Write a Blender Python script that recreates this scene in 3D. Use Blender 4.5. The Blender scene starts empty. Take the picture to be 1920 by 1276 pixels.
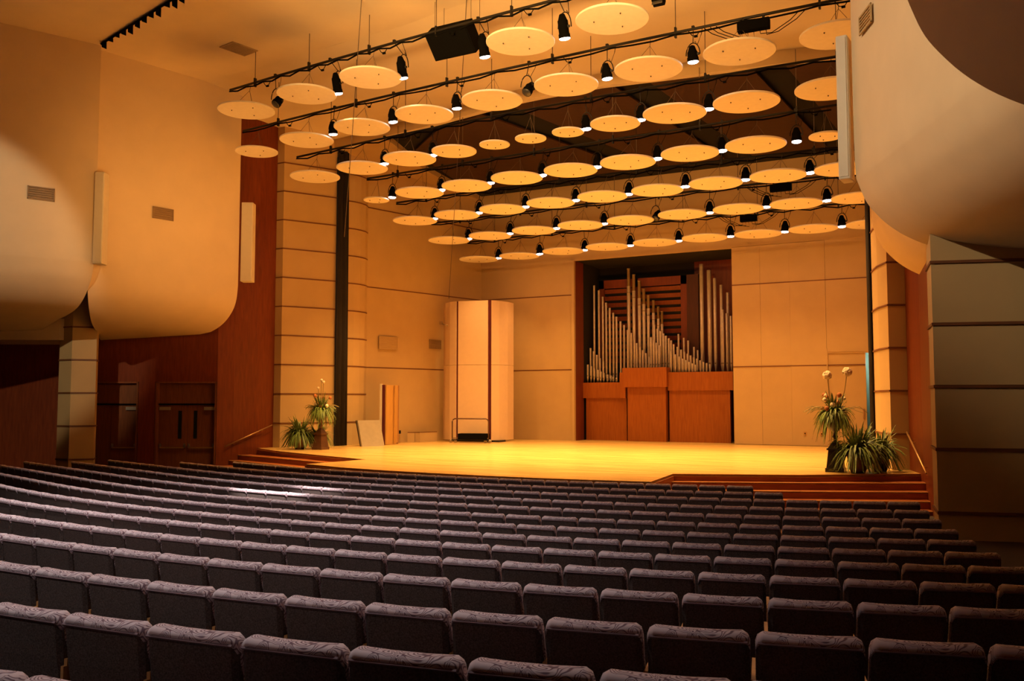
import bpy, bmesh, math, random
from mathutils import Vector, Matrix
random.seed(7)
R = math.radians
SC = bpy.context.scene
COL = SC.collection
EYE = 2.64          # camera height; the auditorium floor in front of the stage is z = 0
ST = 0.80           # stage level
UR = 1.15           # spacing of the wall reveals
def LV(k): return EYE + (0.22 + k) * UR
CEIL = EYE + 11.3

# ------------------------------------------------------------------ camera
cam = bpy.data.cameras.new('camera'); co = bpy.data.objects.new('camera', cam); COL.objects.link(co)
cam.sensor_fit = 'HORIZONTAL'; cam.sensor_width = 36.0; cam.lens = 36.0 * 1690 / 1920
cam.clip_start = 0.05; cam.clip_end = 200
co.location = (0, 0, EYE); co.rotation_euler = (R(90 + 3.79), 0, R(28))
SC.camera = co
SC.view_settings.view_transform = 'Standard'; SC.view_settings.look = 'None'
SC.view_settings.gamma = 1.0; SC.view_settings.exposure = 0.0
try: SC.view_settings.use_curve_mapping = False
except Exception: pass

# ------------------------------------------------------------------ world, house lights and added fill
w = bpy.data.worlds.new('world'); SC.world = w; w.use_nodes = True
w.node_tree.nodes['Background'].inputs[0].default_value = (0.9, 0.55, 0.3, 1)
w.node_tree.nodes['Background'].inputs[1].default_value = 0.01

WARM = (1.0, 0.53, 0.155); AMBER = (1.0, 0.47, 0.12); NEUT = (1.0, 0.77, 0.48); HOUSEC = (1.0, 0.87, 0.82)
def lamp(name, kind, loc, tgt, energy, color, angle=60, blend=.5, size=.3):
    L = bpy.data.lights.new(name, kind); L.energy = energy; L.color = color
    if kind == 'SPOT': L.spot_size = R(angle); L.spot_blend = blend; L.shadow_soft_size = size
    elif kind == 'AREA': L.shape = 'RECTANGLE'; L.size = size[0]; L.size_y = size[1]; L.spread = R(angle)
    else: L.shadow_soft_size = size
    o = bpy.data.objects.new(name, L); COL.objects.link(o); o.location = loc
    d = Vector(tgt) - Vector(loc)
    o.rotation_euler = d.to_track_quat('-Z', 'Y').to_euler()
    return o
# house lights recessed in the ceiling over the seats
HOUSE = [((-15.0, 10, 13.7), (-14.5, 9.5, 0), 1400), ((-10, 10, 13.7), (-10, 9.5, 0), 2300), ((-13, 4, 13.7), (-13, 4, 0), 2500),
         ((-6, 4, 13.7), (-6.5, 4.0, 0), 2000)]
for l, t, e in HOUSE: lamp('house_downlight', 'SPOT', l, t, e * 1.3, HOUSEC, 62, .9, .25)
lamp('house_downlight', 'SPOT', (-8, -5.5, 13.4), (-8, 8, 0), 2300, HOUSEC, 46, .9, .3)
lamp('front_of_house_spot', 'SPOT', (-12, -2, 13.4), (-26.6, 14.8, 7.2), 9000, NEUT, 19, .35, .15)
lamp('front_of_house_spot', 'SPOT', (-13, 3, 13.6), (-.6, 15.5, 8.8), 8000, NEUT, 34, .8, .15)
lamp('seat_special', 'SPOT', (-11.5, 6.0, 13.3), (-11.0, 12.0, 1.1), 30000, HOUSEC, 9.5, .8, .08)
# added fill areas in mid-air, standing in for warm bounce off the stage
lamp('added_warm_fill', 'AREA', (-10.5, 15.0, 10.6), (-11.5, 24.5, 13.6), 330, WARM, 75, size=(12, .35))
lamp('added_warm_fill', 'AREA', (-17.0, 14.5, 6.8), (-24.4, 21.9, 9.2), 72, AMBER, 60, size=(3, 2))

# ------------------------------------------------------------------ materials
def new_mat(name):
    m = bpy.data.materials.new(name); m.use_nodes = True
    nt = m.node_tree; b = nt.nodes['Principled BSDF']
    return m, nt, b
def N(nt, t, **kw):
    n = nt.nodes.new(t)
    for k, v in kw.items(): setattr(n, k, v)
    return n
def ramp(nt, fac, stops):
    r = N(nt, 'ShaderNodeValToRGB'); nt.links.new(fac, r.inputs[0])
    el = r.color_ramp.elements
    while len(el) < len(stops): el.new(.5)
    for e, (p, c) in zip(el, stops): e.position = p; e.color = (*c, 1)
    return r
def obj_coord(nt, scale):
    tc = N(nt, 'ShaderNodeTexCoord'); mp = N(nt, 'ShaderNodeMapping')
    mp.inputs['Scale'].default_value = scale
    nt.links.new(tc.outputs['Object'], mp.inputs[0]); return mp.outputs[0]
def mat_plain(name, c, rough=.6, metal=0., var=.06, scale=(3, 3, 3), bump=0., spec=.5):
    m, nt, b = new_mat(name)
    n = N(nt, 'ShaderNodeTexNoise'); n.inputs['Scale'].default_value = 2.0; n.inputs['Detail'].default_value = 4
    nt.links.new(obj_coord(nt, scale), n.inputs['Vector'])
    lo = tuple(max(0, x * (1 - var)) for x in c); hi = tuple(min(1, x * (1 + var)) for x in c)
    r = ramp(nt, n.outputs[0], [(.3, lo), (.7, hi)]); nt.links.new(r.outputs[0], b.inputs['Base Color'])
    b.inputs['Roughness'].default_value = rough; b.inputs['Metallic'].default_value = metal
    b.inputs['Specular IOR Level'].default_value = spec
    if bump:
        bp = N(nt, 'ShaderNodeBump'); bp.inputs['Strength'].default_value = bump; bp.inputs['Distance'].default_value = .02
        nt.links.new(n.outputs[0], bp.inputs['Height']); nt.links.new(bp.outputs[0], b.inputs['Normal'])
    return m
def mat_wood(name, c1, c2, rough=.4, scale=(6, 6, .5), spec=.4):
    m, nt, b = new_mat(name)
    n = N(nt, 'ShaderNodeTexNoise'); n.inputs['Scale'].default_value = 3.0; n.inputs['Detail'].default_value = 6; n.inputs['Distortion'].default_value = .6
    nt.links.new(obj_coord(nt, scale), n.inputs['Vector'])
    r = ramp(nt, n.outputs[0], [(.3, c1), (.7, c2)]); nt.links.new(r.outputs[0], b.inputs['Base Color'])
    b.inputs['Roughness'].default_value = rough; b.inputs['Specular IOR Level'].default_value = spec
    return m
def mat_emit(name, c, s):
    m, nt, b = new_mat(name)
    b.inputs['Base Color'].default_value = (*c, 1)
    b.inputs['Emission Color'].default_value = (*c, 1); b.inputs['Emission Strength'].default_value = s
    return m
def mat_floor():
    m, nt, b = new_mat('maple_boards')
    co_ = obj_coord(nt, (1, 1, 1))
    br = N(nt, 'ShaderNodeTexBrick'); br.offset = .37
    br.inputs['Scale'].default_value = 1.0; br.inputs['Brick Width'].default_value = 1.9; br.inputs['Row Height'].default_value = .085
    br.inputs['Mortar Size'].default_value = .0012; br.inputs['Bias'].default_value = -.1
    br.inputs['Color1'].default_value = (.60, .40, .13, 1); br.inputs['Color2'].default_value = (.74, .52, .19, 1)
    br.inputs['Mortar'].default_value = (.3, .16, .05, 1)
    nt.links.new(co_, br.inputs['Vector'])
    n = N(nt, 'ShaderNodeTexNoise'); n.inputs['Scale'].default_value = 1.0; n.inputs['Detail'].default_value = 5
    nt.links.new(obj_coord(nt, (.6, 7, 1)), n.inputs['Vector'])
    r = ramp(nt, n.outputs[0], [(.3, (.72, .66, .6)), (.7, (1, 1, 1))])
    mx = N(nt, 'ShaderNodeMix', data_type='RGBA', blend_type='MULTIPLY'); mx.inputs[0].default_value = 1
    nt.links.new(br.outputs[0], mx.inputs[6]); nt.links.new(r.outputs[0], mx.inputs[7])
    nt.links.new(mx.outputs[2], b.inputs['Base Color'])
    b.inputs['Roughness'].default_value = .26
    return m
def mat_swirl():
    m, nt, b = new_mat('swirl_upholstery')
    co_ = obj_coord(nt, (1, 1, 1))
    n = N(nt, 'ShaderNodeTexNoise'); n.inputs['Scale'].default_value = 9; n.inputs['Detail'].default_value = 0; n.inputs['Distortion'].default_value = 1.3
    nt.links.new(co_, n.inputs['Vector'])
    DK, LT = (.17, .10, .13), (.62, .52, .55)
    st = [(.0, LT)]
    for q in (.31, .40, .48, .56, .65): st += [(q - .022, LT), (q - .009, DK), (q + .009, DK), (q + .022, LT)]
    r = ramp(nt, n.outputs[0], st); nt.links.new(r.outputs[0], b.inputs['Base Color'])
    b.inputs['Roughness'].default_value = .9; b.inputs['Sheen Weight'].default_value = .15
    return m
M = dict(
 plaster=mat_plain('cream_plaster', (.74, .60, .41), .8, var=.03, scale=(.6, .6, .6), bump=.04, spec=.2),
 ceiling=mat_plain('cream_ceiling_plaster', (.80, .68, .50), .85, var=.03, scale=(.5, .5, .5), spec=.1),
 panel=mat_plain('cream_wall_panel', (.53, .375, .185), .7, var=.03, scale=(.8, .8, .8), spec=.2),
 strip=mat_plain('brown_reveal', (.17, .06, .022), .6),
 cherry=mat_wood('cherry_veneer', (.135, .023, .0035), (.21, .04, .007), .45),
 cherryd=mat_wood('dark_door_veneer', (.16, .05, .015), (.24, .08, .024), .5),
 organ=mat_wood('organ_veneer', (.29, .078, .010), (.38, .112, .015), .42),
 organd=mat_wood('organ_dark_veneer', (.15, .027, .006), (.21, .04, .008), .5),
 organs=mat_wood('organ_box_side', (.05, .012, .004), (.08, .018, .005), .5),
 maple=mat_floor(),
 riser=mat_wood('stage_riser', (.24, .06, .015), (.34, .10, .025), .35, scale=(.6, .6, 6)),
 nosing=mat_wood('step_nosing', (.55, .30, .10), (.66, .38, .14), .3, scale=(.6, .6, 6)),
 carpet=mat_plain('dark_carpet', (.05, .035, .035), .95, var=.3, scale=(30, 30, 30)),
 black=mat_plain('black_paint', (.004, .004, .004), .8, spec=.04),
 blackm=mat_plain('black_metal', (.008, .006, .005), .5, metal=.2),
 cloth=mat_plain('black_drape', (.016, .012, .013), .9),
 loft=mat_plain('dark_brown_ceiling_panel', (.050, .016, .006), .55, var=.15),
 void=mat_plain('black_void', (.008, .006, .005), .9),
 disc=mat_plain('cream_disc_face', (.88, .83, .76), .75, var=.03, spec=.2),
 bolt=mat_plain('eyebolt_steel', (.12, .09, .06), .4, metal=.8),
 wire=mat_plain('steel_wire', (.16, .12, .09), .5, metal=.5),
 lens=mat_emit('lit_lens', (1, .93, .92), 14),
 dlens=mat_plain('unlit_lens', (.05, .05, .05), .2),
 white=mat_plain('offwhite_cabinet', (.74, .68, .56), .6, var=.02),
 grille=mat_plain('bronze_grille', (.30, .20, .11), .6),
 tanv=mat_plain('tan_grille', (.52, .38, .22), .7),
 tin=mat_plain('organ_pipe_tin', (.72, .62, .48), .35, metal=.35, var=.08),
 zinc=mat_plain('organ_pipe_sleeve', (.34, .25, .15), .45, metal=.5),
 swirl=mat_swirl(),
 back=mat_plain('charcoal_seat_back', (.105, .080, .072), .9, var=.45, scale=(60, 60, 60), spec=.2),
 piping=mat_plain('seat_piping', (.22, .15, .17), .8),
 armw=mat_wood('oak_arm', (.48, .24, .08), (.6, .32, .12), .35),
 iron=mat_plain('seat_standard_iron', (.03, .028, .028), .5, metal=.3),
 tower=mat_plain('shell_panel_laminate', (.74, .56, .40), .55, var=.02),
 maroon=mat_plain('maroon_edge', (.10, .012, .018), .5),
 steel=mat_plain('dull_steel', (.40, .34, .28), .35, metal=.8),
 greyp=mat_plain('grey_fabric_panel', (.30, .25, .19), .85),
 gold=mat_wood('golden_ply', (.46, .25, .065), (.56, .32, .09), .4),
 leaf=mat_plain('fern_green', (.13, .19, .045), .5, var=.4, scale=(9, 9, 9)),
 leaf2=mat_plain('pale_leaf_green', (.17, .24, .05), .5, var=.4, scale=(9, 9, 9)),
 stem=mat_plain('dry_stem', (.28, .22, .08), .7),
 petal=mat_plain('cream_petals', (.78, .66, .48), .8, var=.15, scale=(30, 30, 30)),
 rust=mat_plain('rust_bloom', (.42, .14, .04), .7, var=.3),
 urn=mat_plain('brown_urn_glaze', (.10, .045, .025), .35, var=.2),
 urnb=mat_plain('black_urn_glaze', (.022, .016, .014), .3),
 clay=mat_plain('tan_clay_pot', (.34, .17, .07), .7),
 brass=mat_plain('brass_rail', (.62, .38, .16), .35, metal=.8),
 glass=mat_plain('dark_door_glass', (.015, .018, .016), .1),
 closer=mat_plain('door_closer_aluminium', (.50, .46, .38), .4, metal=.6),
 teal=mat_plain('teal_backstage_paint', (.30, .46, .38), .7),
)

# ------------------------------------------------------------------ mesh helpers
class MB:
    def __init__(s): s.v = []; s.f = []; s.sm = []
    def add(s, vs, fs, smooth=False):
        o = len(s.v); s.v += [tuple(p) for p in vs]
        s.f += [tuple(i + o for i in f) for f in fs]; s.sm += [smooth] * len(fs)
    def box(s, c, d, m=None):
        x, y, z = (q / 2 for q in d); c = Vector(c)
        vs = [Vector((i, j, k)) for i in (-x, x) for j in (-y, y) for k in (-z, z)]
        if m is not None: vs = [m @ q for q in vs]
        s.add([c + q for q in vs], [(0, 1, 3, 2), (4, 6, 7, 5), (0, 4, 5, 1), (2, 3, 7, 6), (0, 2, 6, 4), (1, 5, 7, 3)])
    def prism(s, poly, z0, z1):
        n = len(poly)
        a = sum(poly[i][0] * poly[(i + 1) % n][1] - poly[(i + 1) % n][0] * poly[i][1] for i in range(n))
        if a < 0: poly = poly[::-1]
        z0f = z0 if callable(z0) else (lambda p: z0); z1f = z1 if callable(z1) else (lambda p: z1)
        vs = [(p[0], p[1], z0f(p)) for p in poly] + [(p[0], p[1], z1f(p)) for p in poly]
        fs = [tuple(range(n - 1, -1, -1)), tuple(range(n, 2 * n))]
        fs += [(i, (i + 1) % n, n + (i + 1) % n, n + i) for i in range(n)]
        s.add(vs, fs)
    def ribbon(s, poly, z0, z1, t):
        # upright sheet along a plan polyline; thickness t to the LEFT of the direction of travel
        n = len(poly); off = []
        for i, p in enumerate(poly):
            a = Vector(poly[max(i - 1, 0)]); b = Vector(poly[min(i + 1, n - 1)]); d = (b - a).normalized()
            off.append((p[0] - d.y * t, p[1] + d.x * t))
        vs = []
        for p, q in zip(poly, off): vs += [(p[0], p[1], z0), (p[0], p[1], z1), (q[0], q[1], z0), (q[0], q[1], z1)]
        fs = [(0, 2, 3, 1), (4 * n - 4, 4 * n - 3, 4 * n - 1, 4 * n - 2)]
        for i in range(n - 1):
            a = 4 * i; b = a + 4
            fs += [(a, a + 1, b + 1, b), (a + 2, b + 2, b + 3, a + 3), (a + 1, a + 3, b + 3, b + 1), (a, b, b + 2, a + 2)]
        s.add(vs, fs)
    def tube(s, path, r, n=6, cap=True):
        path = [Vector(p) for p in path]; rs = r if isinstance(r, (list, tuple)) else [r] * len(path)
        vs = []; up0 = None
        for i, p in enumerate(path):
            d = (path[min(i + 1, len(path) - 1)] - path[max(i - 1, 0)]).normalized()
            ref = Vector((0, 0, 1)) if abs(d.z) < .9 else Vector((1, 0, 0))
            a = d.cross(ref).normalized(); b = d.cross(a).normalized()
            for k in range(n):
                t = 2 * math.pi * k / n; vs.append(p + (a * math.cos(t) + b * math.sin(t)) * rs[i])
        fs = [(i * n + k, i * n + (k + 1) % n, (i + 1) * n + (k + 1) % n, (i + 1) * n + k) for i in range(len(path) - 1) for k in range(n)]
        if cap: fs += [tuple(range(n - 1, -1, -1)), tuple(range((len(path) - 1) * n, len(path) * n))]
        s.add(vs, fs, n > 5)
    def lathe(s, prof, n=16, c=(0, 0, 0), m=None):
        vs = []; c = Vector(c)
        for r, z in prof:
            for k in range(n):
                t = 2 * math.pi * k / n; q = Vector((r * math.cos(t), r * math.sin(t), z))
                vs.append(c + (m @ q if m is not None else q))
        fs = [(i * n + k, i * n + (k + 1) % n, (i + 1) * n + (k + 1) % n, (i + 1) * n + k) for i in range(len(prof) - 1) for k in range(n)]
        fs += [tuple(range(n - 1, -1, -1)), tuple(range((len(prof) - 1) * n, len(prof) * n))]
        s.add(vs, fs, n > 7)
    def mesh(s, name, mat):
        me = bpy.data.meshes.new(name); me.from_pydata(s.v, [], s.f); me.validate()
        if len(me.polygons) == len(s.sm): me.polygons.foreach_set('use_smooth', s.sm)
        me.materials.append(mat); me.update(); return me
    def build(s, name, mat, parent=None):
        return link(name, s.mesh(name, mat), parent)
def link(name, me, parent=None, loc=None):
    o = bpy.data.objects.new(name, me); COL.objects.link(o)
    if parent is not None: o.parent = parent
    if loc is not None: o.location = loc
    return o
def thing(name, label, cat, loc=(0, 0, 0), rz=0., group=None):
    o = bpy.data.objects.new(name, None); COL.objects.link(o); o.empty_display_size = .1
    o.location = loc; o.rotation_euler = (0, 0, rz); o['label'] = label; o['category'] = cat
    if group: o['group'] = group
    return o
def tag(o, label, cat, group=None):
    o['label'] = label; o['category'] = cat
    if group: o['group'] = group
    return o
def struct(o): o['kind'] = 'structure'; return o
def smooth_edges(o, w=.02, seg=2):
    md = o.modifiers.new('bevel', 'BEVEL'); md.width = w; md.segments = seg; md.limit_method = 'ANGLE'; return o
def B(c, d, m=None):
    b = MB(); b.box(c, d, m); return b
ORD = ['zeroth', 'first', 'second', 'third', 'fourth', 'fifth', 'sixth', 'seventh', 'eighth', 'ninth', 'tenth', 'eleventh', 'twelfth', 'thirteenth', 'fourteenth', 'fifteenth', 'sixteenth', 'seventeenth', 'eighteenth', 'nineteenth']
def ordinal(n):
    if n < 20: return ORD[n]
    t = {2: 'twent', 3: 'thirt', 4: 'fort', 5: 'fift'}[n // 10]
    return t + 'ieth' if n % 10 == 0 else t + 'y-' + ORD[n % 10]

# ------------------------------------------------------------------ seating rows (arcs), shared by floor and seats
HS = [1.637, 1.620, 1.598, 1.576, 1.547, 1.509, 1.458, 1.398, 1.328, 1.260, 1.197, 1.145, 1.088, 1.030]   # eye height above each row's top
SEAT_H = 0.90
def rowp(r):
    k = r - 1
    return -10.341 + .404 * k, 41.94 - 1.543 * k, 25.201 - .22 * k - .015 * k * k
S0 = -7.0                                             # left of this the rows run straight on
def on_row(r, s):
    cx, cy, Rr = rowp(r); ss = max(s, S0); a = ss / Rr
    x = cx + Rr * math.sin(a); y = cy - Rr * math.cos(a)
    if s < S0: x += (s - S0) * math.cos(a); y += (s - S0) * math.sin(a)
    return x, y, a
def row_gap(r, x, y):
    cx, cy, Rr = rowp(r); a0 = S0 / Rr
    if math.atan2(x - cx, cy - y) < a0:
        px, py = cx + Rr * math.sin(a0), cy - Rr * math.cos(a0)
        return (x - px) * math.sin(a0) - (y - py) * math.cos(a0)
    return math.hypot(x - cx, y - cy) - Rr
def floor_z(x, y):
    g = [row_gap(r, x, y) for r in range(1, 15)]
    z = [EYE - h - SEAT_H for h in HS]
    if g[0] <= 0: return max(0., z[0] + .02 * g[0])
    for i in range(13):
        if g[i + 1] <= 0 <= g[i]:
            t = g[i] / (g[i] - g[i + 1]); return z[i] + (z[i + 1] - z[i]) * t
    return z[13] + .045 * min(g[13], 8)

# ------------------------------------------------------------------ floor
b = MB(); nx, ny = 60, 60; X0, X1, Y0, Y1 = -37., 6., -7., 28.
fv = [(X0 + (X1 - X0) * i / nx, Y0 + (Y1 - Y0) * j / ny) for j in range(ny + 1) for i in range(nx + 1)]
b.add([(x, y, floor_z(x, y)) for x, y in fv], [(j * (nx + 1) + i, j * (nx + 1) + i + 1, (j + 1) * (nx + 1) + i + 1, (j + 1) * (nx + 1) + i) for j in range(ny) for i in range(nx)], True)
struct(b.build('floor', M['carpet']))

# ------------------------------------------------------------------ stage
stage_poly = [(-25.2, 26.4), (-23.07, 25.09), (-19.97, 23.84), (-17.3, 22.8), (-17.55, 20.35), (-15.82, 19.79), (-14.1, 19.48), (-12.43, 19.34), (-11, 19.28), (-9.68, 19.29), (-8.2, 19.40), (-6.87, 19.6), (-7.12, 21.98), (-4.25, 23.14), (-1.48, 25.04), (-1.6, 25.6), (-2.6, 28.5), (-3.0, 30.9), (-3.9, 38.2), (-3.9, 41.2), (-17.2, 41.2), (-22.0, 38.2), (-23.6, 31), (-25.2, 27.2)]
b = MB(); b.prism(stage_poly, .74, ST); stage = struct(b.build('floor_stage', M['maple']))
fr = stage_poly[1:15]
b = MB(); b.ribbon([(-25.0, 26.2)] + fr, 0.0, .745, -.04)
b.build('stage_riser', M['riser'], stage)
b = MB(); b.ribbon([(-25.0, 26.2)] + fr, .745, ST + .004, .06); b.build('stage_nosing', M['nosing'], stage)
for side, lines in (('R', [((-7.10, 21.62), (-4.2, 22.84), (-1.42, 24.2)), ((-7.08, 21.22), (-4.13, 22.47), (-1.36, 23.7)), ((-7.05, 20.80), (-4.06, 22.04), (-1.3, 23.2)), ((-7.02, 20.36), (-3.98, 21.60), (-1.24, 22.72))]),
                    ('L', [((-24.6, 24.75), (-19.8, 23.30), (-17.34, 22.42)), ((-24.6, 24.3), (-19.9, 22.85), (-17.38, 22.0)), ((-24.6, 23.85), (-20.0, 22.4), (-17.42, 21.6)), ((-24.6, 23.4), (-20.1, 21.95), (-17.46, 21.2))])):
    for i, ln in enumerate(lines):
        z = ST - .17 * (i + 1)
        up = .5
        bk = [(p[0] - (.15 if side == 'R' else -.15), p[1] + up) for p in ln[::-1]]
        b = MB(); b.prism(list(ln) + bk, max(0., z - .17), z - .03)
        st = b.build('step', M['riser'], stage)
        b = MB(); b.prism(list(ln) + bk, z - .03, z); b.build('tread', M['riser'], st)  # tread tops darkened to riser wood, imitating the dim light there
        b = MB(); b.ribbon(ln if side == 'R' else ln, z - .028, z + .004, .06); b.build('nosing', M['nosing'], st)

# ------------------------------------------------------------------ panelled walls
def panelled(root, poly, levels, t=.12, strip=True, mat='panel', proud=.02, sh=.05):
    for z0, z1 in zip(levels[:-1], levels[1:]):
        b = MB(); b.ribbon(poly, z0 + sh / 2, z1 - sh / 2, t); b.build('wall_panel', M[mat], root)
    if strip:
        for z in levels[1:-1]:
            b = MB(); b.ribbon([(p[0], p[1]) for p in poly], z - sh / 2, z + sh / 2, t)
            o = b.build('reveal_strip', M['strip'], root)
            if proud:
                # stand a little proud of the panels
                for v in o.data.vertices: pass
    return root
def wall_root(name, poly, z0, z1, mat, t=.1):
    b = MB(); b.ribbon(poly, z0, z1, t); return struct(b.build(name, M[mat]))
def off(poly, t):
    n = len(poly); r = []
    for i, p in enumerate(poly):
        a = Vector(poly[max(i - 1, 0)]); c = Vector(poly[min(i + 1, n - 1)]); d = (c - a).normalized(); r.append((p[0] - d.y * t, p[1] + d.x * t))
    return r
def panel_wall(name, poly, levels, mat='panel', strip_proud=.025, sh=.05):
    # travel so that the room lies to the RIGHT of the polyline
    root = wall_root(name, off(poly, .13), levels[0], levels[-1], 'strip', .12)
    for z0, z1 in zip(levels[:-1], levels[1:]):
        b = MB(); b.ribbon(poly, z0 + (sh / 2 if z0 != levels[0] else 0), z1 - (sh / 2 if z1 != levels[-1] else 0), .12); b.build('wall_panel', M[mat], root)
    for z in levels[1:-1]:
        b = MB(); b.ribbon(off(poly, -strip_proud), z - sh / 2 + .004, z + sh / 2 - .004, .12); b.build('reveal_strip', M['strip'], root)
    return root
LVL = [LV(k) for k in range(-1, 9)]
# left pilaster beside the proscenium, then the rounded pier behind the drape
panel_wall('wall_left_pilaster', [(-25.1, 26.98), (-24.62, 26.98), (-23.56, 28.95), (-23.9, 29.1)], [ST] + LVL + [14.2])
panel_wall('wall_left_pier', [(-23.85, 29.55), (-23.48, 29.6), (-23.36, 29.9), (-23.31, 30.25), (-23.33, 30.6), (-23.45, 30.9), (-23.8, 31.0)], [ST] + LVL + [14.0], strip_proud=.02)
panel_wall('wall_stage_left', [(-23.55, 30.95), (-22.72, 34.05), (-22.42, 35.4), (-21.85, 37.9)], [ST, LV(1), LV(4), LV(7), 13.6], strip_proud=.012)
# right side of the stage opening
panel_wall('wall_right_pilaster', [(-3.05, 28.2), (-2.95, 27.66), (-2.72, 26.75), (-2.40, 26.0), (-2.02, 26.15), (-1.9, 26.2)], [ST] + LVL + [14.2])
panel_wall('wall_stage_right', [(-4.16, 37.9), (-3.2, 30.9), (-2.9, 28.6)], [ST, LV(1), LV(4), LV(7), 13.6], strip_proud=.012)
# back wall
panel_wall('wall_back_left', [(-21.85, 37.9), (-17.0, 37.9)], [ST, LV(1), LV(4), 13.0], strip_proud=.012)
def flat_back(name, x0, x1, levels): return panel_wall(name, [(x0, 37.9), (x1, 37.9)], levels, strip_proud=.012, sh=.045)
rb = wall_root('wall_back_right', [(-9.60, 38.03), (-5.82, 38.03)], ST, 13.0, 'strip', .12)
seams = [-9.60, -8.42, -7.22, -5.82]
lv = [ST, LV(1), LV(4), 9.12]
for i, (a, c) in enumerate(zip(seams[:-1], seams[1:])):
    for z0, z1 in zip(lv[:-1], lv[1:]):
        B(((a + c) / 2, 37.96 - .012 * (i == 2), (z0 + z1) / 2), (c - a - (.012 if i == 0 else .004), .12, z1 - z0 - .03)).build('wall_panel', M['panel'], rb)
for z in lv[1:-1]: B(((seams[0] + seams[-1]) / 2, 37.95, z), (seams[-1] - seams[0], .14, .04)).build('reveal_strip', M['strip'], rb)
B(((-9.6 - 4.0) / 2, 37.94, 11.05), (5.6, .13, 3.86)).build('wall_panel', M['panel'], rb)
B((-4.95, 37.93, 9.15), (.6, .10, .10)).build('ledge_block', M['panel'], rb)
ro = wall_root('wall_back_over_organ', [(-17.0, 37.9), (-9.6, 37.9)], 9.08, 13.0, 'panel', .14)
wl = wall_root('wall_back_lintel', [(-5.815, 37.9), (-4.16, 37.9)], 4.515, 9.12, 'panel', .12)
for z in (LV(4),): B((-4.99, 37.90, z), (1.66, .04, .04)).build('reveal_strip', M['strip'], wl)
B((-16.93, 37.88, 4.94), (.13, .16, 8.28)).build('edge_trim', M['panel'], ro)
# stage door in the back wall
d = struct(B((-5.08, 37.99, 2.66), (1.42, .10, 3.70)).build('door_1', M['panel']))
B((-5.08, 37.94, LV(1)), (1.42, .05, .045)).build('reveal_strip', M['strip'], d)
B((-4.47, 37.90, 2.1), (.05, .08, .42)).build('door_handle', M['clay'], d)
fr_ = struct(B((-5.81, 37.93, 2.75), (.05, .10, 3.9)).build('trim_1', M['panel'])); B((-5.0, 37.93, 4.6), (1.6, .10, .05)).build('head', M['panel'], fr_)
# the lit teal passage seen through the slit beside the stage door
ps = struct(B((-3.9, 40.2, 2.7), (1.6, .1, 3.9)).build('wall_backstage', M['teal']))
pl = bpy.data.lights.new('passage_lamp', 'POINT'); pl.energy = 60; pl.color = (.85, 1, .9); pl.shadow_soft_size = .1
po = bpy.data.objects.new('passage_lamp', pl); COL.objects.link(po); po.location = (-4.0, 39.2, 4.2)

# cherry side walls
LW = [(-37.0, 18.9), (-33.01, 20.95), (-31.1, 21.97), (-29.82, 22.65), (-28.4, 23.41), (-27.81, 23.72)]
wlw = struct((lambda bb: (bb.ribbon(LW[:1] + [(-33.01, 20.95), (-30.3, 22.40)], 0, 6.0, .15), bb.build('wall_left', M['cherry']))[1])(MB()))
def cherry_piece(poly, z0, z1):
    b = MB(); b.ribbon(poly, z0, z1, .15); return b.build('veneer_panel', M['cherry'], wlw)
cherry_piece([(-28.38, 23.42), (-27.83, 23.715)], 0, 6.0)                        # pier between the door recesses
cherry_piece([(-30.3, 22.40), (-28.38, 23.42)], 3.34, 6.0)                       # over the doors
cherry_piece([(-27.83, 23.715), (-25.77, 24.81)], 3.34, 6.0)
cherry_piece([(-25.77, 24.81), (-25.47, 25.35), (-25.12, 26.2), (-24.95, 27.1)], 0, 14.0)
cherry_piece([(-27.0, 24.15), (-25.77, 24.81)], 6.0, 14.0)
wr = struct((lambda bb: (bb.ribbon([(-2.0, 26.25), (-1.55, 24.6), (-1.25, 22.6), (-1.0, 20.2)], 0, 14.0, .12), bb.build('wall_right', M['cherry']))[1])(MB()))

# double doors in the left wall
def double_door(idx, p0, p1, bars, closers, lites):
    p0 = Vector(p0); p1 = Vector(p1); dv = (p1 - p0); W = dv.length; ang = math.atan2(dv.y, dv.x)
    root = struct(link('door_%d' % idx, None)); root.location = (p0.x, p0.y, 0); root.rotation_euler = (0, 0, ang)
    rec = .22
    B((W / 2, rec + .03, 2.92), (W, .06, .84)).build('transom_panel', M['cherryd'], root)
    B((W / 2, rec - .02, 2.49), (W, .10, .05)).build('transom_bar', M['black'], root)
    for x in (.03, W - .03): B((x, rec / 2 + .05, 1.67), (.06, rec + .1, 3.34)).build('jamb', M['cherryd'], root)
    B((W / 2, rec / 2 + .05, 3.31), (W, rec + .1, .06)).build('head', M['cherryd'], root)
    lw = (W - .12) / 2
    for k in (0, 1):
        x0 = .06 + k * lw
        lf = B((x0 + lw / 2, rec + .03, 1.24), (lw - .012, .05, 2.44)).build('door_leaf', M['cherryd'], root)
        if lites:
            xl = x0 + (lw * .74 if k == 0 else lw * .28)
            B((xl, rec, 1.72), (.13, .02, 1.05)).build('vision_glass', M['glass'], lf)
        if bars[k]:
            B((x0 + lw / 2, rec - .07, .86), (lw * .84, .04, .05)).build('panic_bar', M['brass'], lf)
            for q in (.08, .92): B((x0 + lw * q, rec - .04, .93), (.05, .09, .16)).build('bar_bracket', M['steel'], lf)
        if closers[k]:
            xc = x0 + (.24 if k == 0 else lw - .24)
            B((xc, rec - .05, 2.33), (.40, .09, .12)).build('door_closer', M['closer'], lf)
    return root
double_door(2, (-27.81, 23.72), (-25.79, 24.80), (1, 1), (1, 1), True)
double_door(3, (-30.3, 22.40), (-28.40, 23.41), (0, 1), (0, 1), False)

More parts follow.
